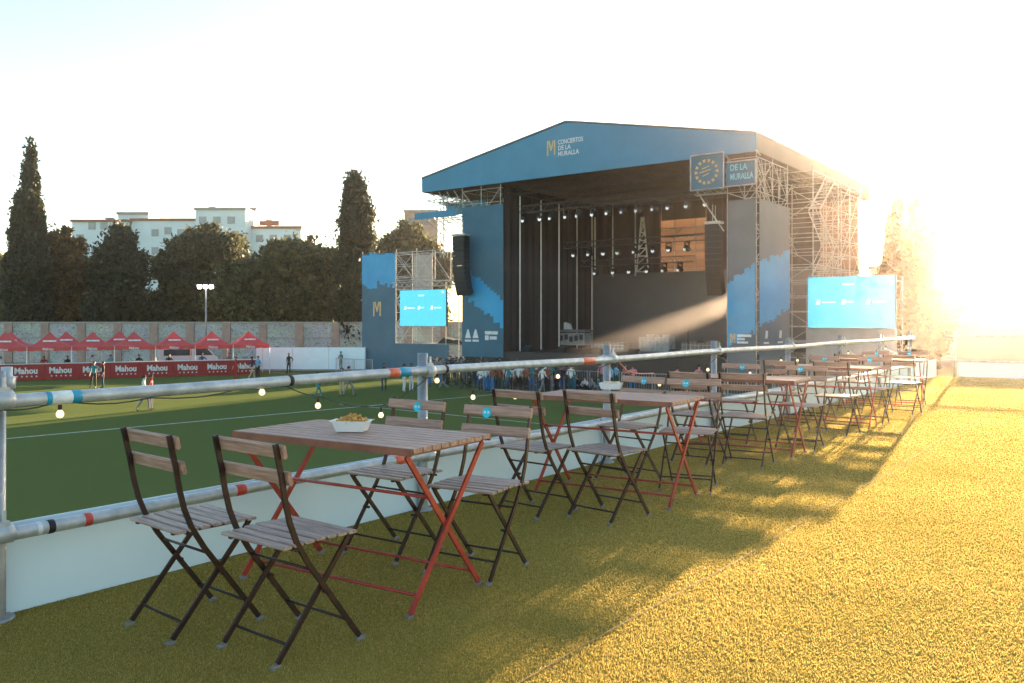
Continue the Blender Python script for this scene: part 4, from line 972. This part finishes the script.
crowd(14, 596, 720, 385, 396, 'in the loose group at stage right', 'loose group before the right of stage', ('teal', 'light blue', 'black', 'white', 'pink'))
cs = [(578, 391, 'black', 'navy'), (585, 391, 'white', 'black'), (592, 392, 'grey', 'black'), (599, 392, 'teal', 'grey'), (607, 392, 'light blue', 'black'), (448, 388, 'black', 'grey'), (470, 389, 'black', 'black')]
for k, (px, fy, a, b2) in enumerate(cs): pp(px, fy, rc.uniform(-1, 1), 'sit', a, b2, 'at the edge of the crowd', 'people sitting on the turf', hr=k % 2)
for k, (s_, a, b2) in enumerate(((-1.2, 'white', 'black'), (1.6, 'red', 'black'), (3.2, 'black', 'black'), (4.9, 'white', 'navy'), (6.2, 'light blue', 'navy'), (8.2, 'navy', 'black'), (10.4, 'black', 'navy'), (13, 'blue', 'black'), (15.2, 'grey', 'navy'))):
    p = T0 + td * s_ + tn * rc.uniform(1.1, 2.4); person(p, TA + rc.uniform(-.5, .5), keys[k % 4], a, b2, 'serving behind the red bar', 'bar staff behind the red counters', hr=k % 2)

# ================================================================== RAILING
RX = -4.0; BAY = 2.55; Y0 = 1.618; PY = [1.618, 4.33, 6.82, 9.24, 11.75, 14.25, 16.75, 19.2]
railing = thing('guard_railing', 'long galvanised tube railing with posts along the terrace edge', 'railing', (RX, Y0, 0))
NR = lambda: MB((RX, Y0, 0))
NP = 8; YE = PY[-1]
m = NR()
def wob(y, s_): return .006 * math.sin(y * 1.3 + s_)
m.path([(RX + .045 + wob(y, 0), y, .963 + wob(y, 2)) for y in np.arange(Y0 - 2.2, YE + .35, .43)], .030, 14); m.build('top_rail', M['steel'], railing)
m = NR(); m.path([(RX + .045 + wob(y, 1), y, .385 + wob(y, 3)) for y in np.arange(Y0 - 2.2, YE + .35, .43)], .030, 14); m.build('bottom_rail', M['steel'], railing)
for k in range(NP):
    y = PY[k]; x = RX - .02
    m = NR(); m.lathe((x, y, 0), [(.034, 0), (.034, 1.085), (.027, 1.085), (.027, .9)], 16); m.lathe((x, y, 0), [(.07, .0), (.07, .012), (.034, .013)], 12)
    post = m.build('post', M['poststeel'], railing)
    for z in (.963, .385):
        m = NR(); m.lathe((x, y, z), [(.034, -.035), (.046, -.03), (.046, .03), (.034, .035)], 14); m.lathe((RX + .045, y, z), [(.03, -.04), (.041, -.034), (.041, .034), (.03, .04)], 14, Matrix.Rotation(R(90), 3, 'X'))
        m.box((x - .05, y - .02, z), (.03, .03, .04)); m.tube((x - .06, y - .05, z + .0), (x - .06, y + .06, z + .0), .009, 6); m.box((x - .06, y + .055, z), (.024, .016, .024))
        m.box((RX + .05, y + .0, z + .045), (.026, .04, .02)); m.tube((RX + .05, y, z + .04), (RX + .05, y, z + .1), .009, 6)
        m.build('coupler', M['steel'], post)
m = NR(); m.tube((RX - .07, Y0 + .06, .93), (RX - .07, Y0 + .06, 1.1), .024, 10); m.lathe((RX - .07, Y0 + .06, 1.03), [(.024, -.03), (.036, -.026), (.036, .026), (.024, .03)], 12); m.build('spigot', M['steel'], railing)
def tape(y, ln, z, mt, r=.0312, name='tape'):
    m = NR(); m.lathe((RX + .045 + wob(y, 0 if z > .6 else 1), y, z + wob(y, 2 if z > .6 else 3)), [(.0302, -ln / 2), (r, -ln / 2 + .002), (r, ln / 2 - .002), (.0302, ln / 2)], 14, Matrix.Rotation(R(90), 3, 'X')); m.build(name, mt, railing)
yt = lambda px: pX(px, 400, RX + .045).y
tape(yt(58), .11, .963, M['tapewhite'], name='label_sleeve'); tape(yt(47), .025, .963, M['tapeblue']); tape(yt(74), .05, .963, M['tapeblue']); tape(yt(68), .015, .963, M['tapeblue'])
tape(yt(393), .09, .963, M['tapeorange']); tape(yt(404), .10, .963, M['tapeblue']); tape(yt(290), .03, .963, M['black'])
tape(yt(87), .035, .385, M['tapered']); tape(yt(240), .06, .385, M['tapered']); tape(yt(50), .03, .385, M['black']); tape(yt(38), .02, .385, M['tapewhite']); tape(yt(398), .08, .385, M['tapeorange']); tape(yt(587), .2, .963, M['tapeorange']); tape(yt(445), .03, .963, M['black'])
# white boards below the rails
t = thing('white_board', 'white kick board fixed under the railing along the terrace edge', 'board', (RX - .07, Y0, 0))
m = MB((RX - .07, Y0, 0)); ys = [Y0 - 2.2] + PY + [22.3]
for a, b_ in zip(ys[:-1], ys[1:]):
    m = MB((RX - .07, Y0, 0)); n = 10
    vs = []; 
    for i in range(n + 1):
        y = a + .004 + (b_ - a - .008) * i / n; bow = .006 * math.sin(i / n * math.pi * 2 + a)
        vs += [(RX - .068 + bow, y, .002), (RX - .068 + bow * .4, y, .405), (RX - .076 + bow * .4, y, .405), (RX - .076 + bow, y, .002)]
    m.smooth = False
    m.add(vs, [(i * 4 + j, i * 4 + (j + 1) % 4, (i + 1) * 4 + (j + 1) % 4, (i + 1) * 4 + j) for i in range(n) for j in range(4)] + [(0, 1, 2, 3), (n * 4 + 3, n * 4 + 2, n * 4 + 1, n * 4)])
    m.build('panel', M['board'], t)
# far end of terrace
YEn = 22.4
t = thing('guard_railing', 'pale sunlit end railing across the far end of the terrace', 'railing', (-4, YEn, 0))
m = MB((-4, YEn, 0))
for z in (.385, .963): m.tube((-3.9, YEn, z), (12, YEn, z), .03, 8)
m.build('rails', M['steel'], t)
for k in range(7):
    m = MB((-4, YEn, 0)); m.tube((-3.7 + k * 2.585, YEn + .05, 0), (-3.7 + k * 2.585, YEn + .05, 1.08), .034, 10); m.build('post', M['steel'], t)
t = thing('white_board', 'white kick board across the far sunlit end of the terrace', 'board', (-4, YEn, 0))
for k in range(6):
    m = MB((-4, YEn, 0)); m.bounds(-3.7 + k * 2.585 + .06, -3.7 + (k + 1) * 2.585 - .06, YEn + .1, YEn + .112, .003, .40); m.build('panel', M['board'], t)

# string lights
bulb0 = None
def make_bulb():
    t = thing('festoon_bulb', 'x', 'light bulb', (0, 0, 0), 0, 'lit bulbs of the festoon string')
    m = MB(); m.lathe((0, 0, 0), [(.001, .006), (.009, .005), (.012, -.008), (.012, -.032), (.010, -.037)], 10); m.build('socket', M['cable'], t)
    m = MB(); m.lathe((0, 0, -.04), [(.010, .004), (.015, -.003), (.021, -.012), (.024, -.023), (.021, -.035), (.013, -.044), (.001, -.047)], 14); m.build('glass', M['bulb'], t)
    t.scale = (.74,) * 3
    return t
cab = []; bl = []
def hang(px, py): p = pX(px, py, RX + .03); return p
first = [(60, 404), (262, 384), (318, 398), (381, 408)]
second = [(437, 374), (473, 391), (515, 391), (558, 371)]
cab.append(Vector((RX + .05, Y0 + .05, .93)))
for px, py in first: bl.append(hang(px, py))
for px, py in second: bl.append(hang(px, py))
for k in range(2, NP - 1):
    for j, (f, s_) in enumerate(((.12, .10), (.37, .22), (.62, .25), (.87, .12))):
        bl.append(Vector((RX + .03, PY[k] + (PY[k + 1] - PY[k]) * (f + rnd.uniform(-.04, .04)), .93 - s_ + rnd.uniform(-.03, .03))))
for i, p in enumerate(bl):
    lab = f'glowing warm bulb, {ords[i] if i < len(ords) else str(i)} from the left below the top rail'
    if bulb0 is None: bulb0 = make_bulb(); bulb0.location = p; bulb0['label'] = lab
    else: dup(bulb0, p, 0, lab)
# cable: passes each socket, tied to the rail at the posts
pts = [Vector((RX + .05, Y0, .92))] + sorted([p + Vector((0, 0, .014)) for p in bl] + [Vector((RX + .04, PY[k], .925)) for k in range(1, NP)] + [Vector((RX + .05, yt(150), .925)), Vector((RX + .05, yt(287), .93)), Vector((RX + .05, yt(445), .93))], key=lambda p: p.y)
fine = []
for a, b_ in zip(pts[:-1], pts[1:]):
    for i in range(5):
        f = i / 5; p = a.lerp(b_, f); p.z -= .05 * math.sin(f * math.pi) * min(1, (b_ - a).length); fine.append(p)
m = MB(); m.path(fine + [pts[-1]], .0035, 5)
tag(m.build('festoon_cable', M['cable']), 'thin sagging black cable of the festoon string along the railing', 'cable')
# thin red strap on third post
m = MB(); y3 = PY[2]; m.path([(RX + .03, y3 + .05, .98), (RX + .05, y3 + .25, .84), (RX + .05, y3 + .5, .80), (RX + .05, y3 + .8, .79)], .006, 5)
tag(m.build('red_cord', M['tapered']), 'thin red cord trailing from the third railing post', 'cord')

# ================================================================== TABLES AND CHAIRS
def bars(mb, pts, w, t, axis_x=(1, 0, 0)):
    """flat steel bar following pts in the yz plane: width w in plane, thickness t along x"""
    pts = [Vector(p) for p in pts]; vs = []
    for i, p in enumerate(pts):
        d = (pts[min(i + 1, len(pts) - 1)] - pts[max(i - 1, 0)]).normalized(); a = Vector((1, 0, 0)); b2 = d.cross(a).normalized()
        vs += [p + a * t / 2 + b2 * w / 2, p - a * t / 2 + b2 * w / 2, p - a * t / 2 - b2 * w / 2, p + a * t / 2 - b2 * w / 2]
    n = len(pts)
    mb.add(vs, [(i * 4 + j, i * 4 + (j + 1) % 4, (i + 1) * 4 + (j + 1) % 4, (i + 1) * 4 + j) for i in range(n - 1) for j in range(4)] + [(3, 2, 1, 0), ((n - 1) * 4, (n - 1) * 4 + 1, (n - 1) * 4 + 2, (n - 1) * 4 + 3)])
def slat(mb, c, d, M_=None, r=.006):
    """board with eased edges along x"""
    c = Vector(c); w, h = d[1] / 2, d[2] / 2; prof = [(-w + r, -h), (w - r, -h), (w, -h + r), (w, h - r), (w - r, h), (-w + r, h), (-w, h - r), (-w, -h + r)]
    vs = []
    for x in (-d[0] / 2, d[0] / 2):
        for y, z in prof: v = Vector((x, y, z)); vs.append(c + (M_ @ v if M_ is not None else v))
    mb.add(vs, [(i, (i + 1) % 8, (i + 1) % 8 + 8, i + 8) for i in range(8)] + [tuple(reversed(range(8))), tuple(range(8, 16))])
def make_chair(tagged):
    """faces +y; origin on the ground under the seat centre"""
    t = thing('folding_chair', 'x', 'chair'); hw = .185
    m = MB()
    for i in range(7): slat(m, (0, -.155 + i * .054, .455 - .002 * abs(i - 3)), (.40, .044, .012), None, .004)
    m.build('seat', M['woodseat'], t)
    m = MB(); 
    for x in (-.15, .15): m.beam((x, -.17, .438), (x, .19, .438), .018, .008)
    m.tube((-.205, -.115, .435), (.205, -.115, .435), .007, 8); m.build('seat_frame', M['darkiron'], t)
    m = MB(); tl = Matrix.Rotation(R(13), 3, 'X')
    slat(m, (0, -.178, .815), (.43, .018, .056), tl); slat(m, (0, -.152, .712), (.43, .018, .056), tl); br = m.build('backrest', M['wood'], t)
    for sx in (-1, 1):
        m = MB(); x = sx * (hw + .010)
        bars(m, [(x, -.206, .848), (x, -.200, .82), (x, -.178, .72), (x, -.160, .62), (x, -.140, .54), (x, -.108, .46), (x, -.05, .365), (x, .205, .018)], .021, .011); g = m.build('front_leg', M['darkiron'], t)
        m = MB(); m.box((x, .212, .007), (.017, .042, .014)); m.build('foot_pad', M['rubber'], g)
        m = MB(); x = sx * (hw - .012)
        bars(m, [(x, .175, .445), (x, .150, .41), (x, -.18, .018)], .021, .011); g = m.build('rear_leg', M['darkiron'], t)
        m = MB(); m.box((x, -.188, .007), (.017, .04, .014)); m.build('foot_pad', M['rubber'], g)
    m = MB(); f = lambda z: .205 - (z - .018) / (.365 - .018) * .255
    g_ = lambda z: -.18 + (z - .018) / (.41 - .018) * .33
    for p_, q_ in (((-hw - .01, f(.10), .10), (hw + .01, f(.10), .10)), ((-hw - .01, f(.34), .34), (hw + .01, f(.34), .34)), ((-hw + .01, g_(.075), .075), (hw - .01, g_(.075), .075))):
        m = MB(); m.tube(p_, q_, .006, 8); m.build('stretcher', M['darkiron'], t)
    for sx in (-1, 1):
        z = .235; m = MB(); m.tube((sx * (hw + .022), f(z), z), (sx * (hw - .022), f(z), z), .008, 8); m.build('pivot_bolt', M['darkiron'], t)
    if tagged:
        m = MB(); Mx = tl @ Matrix.Rotation(R(90), 3, 'X')
        tp = lambda dx, dz, e: Vector((0, -.178, .815)) + tl @ Vector((tagged + dx, .0092 + e, dz))
        m.lathe(tp(0, -.012, .0015), [(.001, -.0015), (.027, -.0012), (.029, .0012)], 20, Mx @ Matrix.Diagonal(Vector((1, 1, -1)))); g = m.build('round_tag', M['cyan'], t)
        m = MB()
        for k in (-1, 1): m.box(tp(k * .012, -.012, .0042), (.012, .002, .012), tl)
        m.build('tag_print', M['tagmark'], g)
    return t
def make_table():
    """long axis x, origin at ground centre"""
    t = thing('folding_table', 'x', 'table'); LX, LY, TZ = 1.17, .60, .75
    m = MB(); n = 9; w = LY / n
    for i in range(n): slat(m, (0, -LY / 2 + w * (i + .5), TZ - .012), (LX, w - .007, .022), None, .004)
    m.build('tabletop', M['wood'], t)
    m = MB()
    for sx in (-1, 1): m.beam((sx * (LX / 2 - .05), -LY / 2 + .01, TZ - .032), (sx * (LX / 2 - .05), LY / 2 - .01, TZ - .032), .03, .014)
    m.beam((-LX / 2 + .005, -LY / 2 - .006, TZ - .018), (LX / 2 - .005, -LY / 2 - .006, TZ - .018), .010, .034); m.beam((-LX / 2 + .005, LY / 2 + .006, TZ - .018), (LX / 2 - .005, LY / 2 + .006, TZ - .018), .010, .034)
    m.build('rim', M['woodend'], t)
    for sx in (-1, 1):
        for s2 in (-1, 1):
            x = sx * (LX / 2 - .045) + s2 * .007; m = MB(); bars(m, [(x, s2 * .285, TZ - .04), (x, -s2 * .275, .016)], .026, .012); g = m.build('leg', M['rediron'], t)
            m = MB(); m.box((x, -s2 * .278, .007), (.020, .042, .014)); m.build('foot_pad', M['rubber'], g)
    xe = LX / 2 - .045; m = MB(); yl = lambda z, s2: s2 * (.285 - (TZ - .04 - z) / (TZ - .056) * .56)
    for z, s_ in ((.50, -1), (.085, 1), (.085, -1)):
        m = MB(); m.tube((-xe, yl(z, s_), z), (xe, yl(z, s_), z), .008, 8); m.build('stretcher', M['rediron'], t)
    return t
TN = ['nearest table', 'second table', 'third table', 'fourth table', 'farthest table']
TLb = ['slatted wooden folding table with red crossed legs holding a tray of crisps, nearest the camera', 'slatted folding table with red legs holding a white carton, second from the camera', 'slatted folding table with red legs, third from the camera along the railing', 'slatted folding table with red legs, fourth from the camera along the railing', 'slatted folding table with red legs, farthest along the railing']
table0 = make_table(); chair_b = make_chair(None); chair_t = make_chair(-.02); chair_t2 = make_chair(.06)
first_used = {}
def put(src, loc, rz, lab, group):
    if src.name not in first_used:
        first_used[src.name] = 1; src.location = loc; src.rotation_euler = (0, 0, rz); src['label'] = lab; src['group'] = group; return src
    return dup(src, loc, rz, lab, group)
for k in range(5):
    j = lambda s_: rnd.uniform(-s_, s_) if k else 0
    ty = (2.945 if k == 0 else 2.92) + 2.655 * k + j(.05); tx = -3.16 + j(.05) - (.08 if k else 0)
    put(table0, (tx, ty, 0), R(4.5) + j(.03), TLb[k], 'folding tables along the railing')
    for (dx, dy, rz, side) in ((-.155, -.835, -.06, 'near side by the railing'), (.375, -.74, -.02, 'near side by the lawn')):
        put(chair_b, (tx + dx + j(.07), ty + dy + j(.08), 0), rz + j(.17), f'untagged folding chair at the {TN[k]}, {side}', 'folding chairs along the railing')
    for (dx, dy, rz, side, src) in ((-.27, .525, math.pi + .03, 'far side by the railing', chair_t), (.34, .53, math.pi + .10, 'far side by the lawn', chair_t2)):
        put(src, (tx + dx + j(.07), ty + dy + j(.08), 0), rz + j(.17), f'cyan tagged folding chair at the {TN[k]}, {side}', 'folding chairs along the railing')
# snack tray on the first table
q = pz(352, 431, .752); t = thing('snack_tray', 'white card snack tray on the nearest slatted table', 'tray', q, R(30))
m = MB(); w0, w1, d0, d1, h = .068, .088, .045, .062, .055
def trap(mb, w0, d0, w1, d1, z0, z1):
    return [(-w0, -d0, z0), (w0, -d0, z0), (w0, d0, z0), (-w0, d0, z0), (-w1, -d1, z1), (w1, -d1, z1), (w1, d1, z1), (-w1, d1, z1)]
m.add(trap(m, w0, d0, w1, d1, .001, h) + trap(m, w0 - .002, d0 - .002, w1 - .002, d1 - .002, .003, h), [(3, 2, 1, 0)] + [(i, (i + 1) % 4, (i + 1) % 4 + 4, i + 4) for i in range(4)] + [(8, 9, 10, 11)] + [(8 + (i + 1) % 4, 8 + i, 12 + i, 12 + (i + 1) % 4) for i in range(4)] + [(4 + i, 4 + (i + 1) % 4, 12 + (i + 1) % 4, 12 + i) for i in range(4)])
m.build('tray_body', M['tray'], t)
m = MB()
for sx in (-1, 1): m.box((sx * (w1 + .006), 0, h - .002), (.014, d1 * 1.9, .002), Matrix.Rotation(R(-sx * 15), 3, 'Y'))
m.build('tray_flap', M['tray'], t)
m = MB(q); g = random.Random(4)
for k in range(150):
    a, r_ = g.uniform(0, 6.28), math.sqrt(g.random()); x, y = .075 * r_ * math.cos(a), .052 * r_ * math.sin(a); z = .048 + .034 * (1 - r_ ** 2) * g.uniform(.2, 1)
    Mx = Matrix.Rotation(g.uniform(0, 6.28), 3, 'Z') @ Matrix.Rotation(g.uniform(-.9, .9), 3, 'X') @ Matrix.Rotation(g.uniform(-.9, .9), 3, 'Y'); s_ = g.uniform(.010, .018)
    vs = []
    for e in (-.0007, .0007):
        for i in range(7): b2 = i / 7 * 6.283; u, v = s_ * math.cos(b2), s_ * .75 * math.sin(b2); vs.append(q + Matrix.Rotation(R(30), 3, 'Z') @ (Vector((x, y, z)) + Mx @ Vector((u, v, u * u * 22 + e))))
    m.add(vs, [tuple(reversed(range(7))), tuple(range(7, 14))] + [(i, (i + 1) % 7, (i + 1) % 7 + 7, i + 7) for i in range(7)])
cr = m.build('crisps', M['chips']); tag(cr, 'heap of golden crisps piled in the white tray', 'snack')
q = pz(611, 389, .752); t = thing('food_carton', 'open white food carton on the second table', 'carton', q, R(20))
m = MB(); w0, w1, d0, d1, h = .075, .09, .05, .06, .05
m.add(trap(m, w0, d0, w1, d1, .001, h) + trap(m, w0 - .002, d0 - .002, w1 - .002, d1 - .002, .003, h), [(3, 2, 1, 0)] + [(i, (i + 1) % 4, (i + 1) % 4 + 4, i + 4) for i in range(4)] + [(8, 9, 10, 11)] + [(8 + (i + 1) % 4, 8 + i, 12 + i, 12 + (i + 1) % 4) for i in range(4)] + [(4 + i, 4 + (i + 1) % 4, 12 + (i + 1) % 4, 12 + i) for i in range(4)])
m.build('carton_body', M['tray'], t)
m = MB()
for k in range(9): m.ball((rnd.uniform(-.06, .06), rnd.uniform(-.03, .03), .05), .016, 8, (1.2, .9, .8))
m.build('filling', mat('pale food', (.75, .62, .42), None, 30, .6), t)
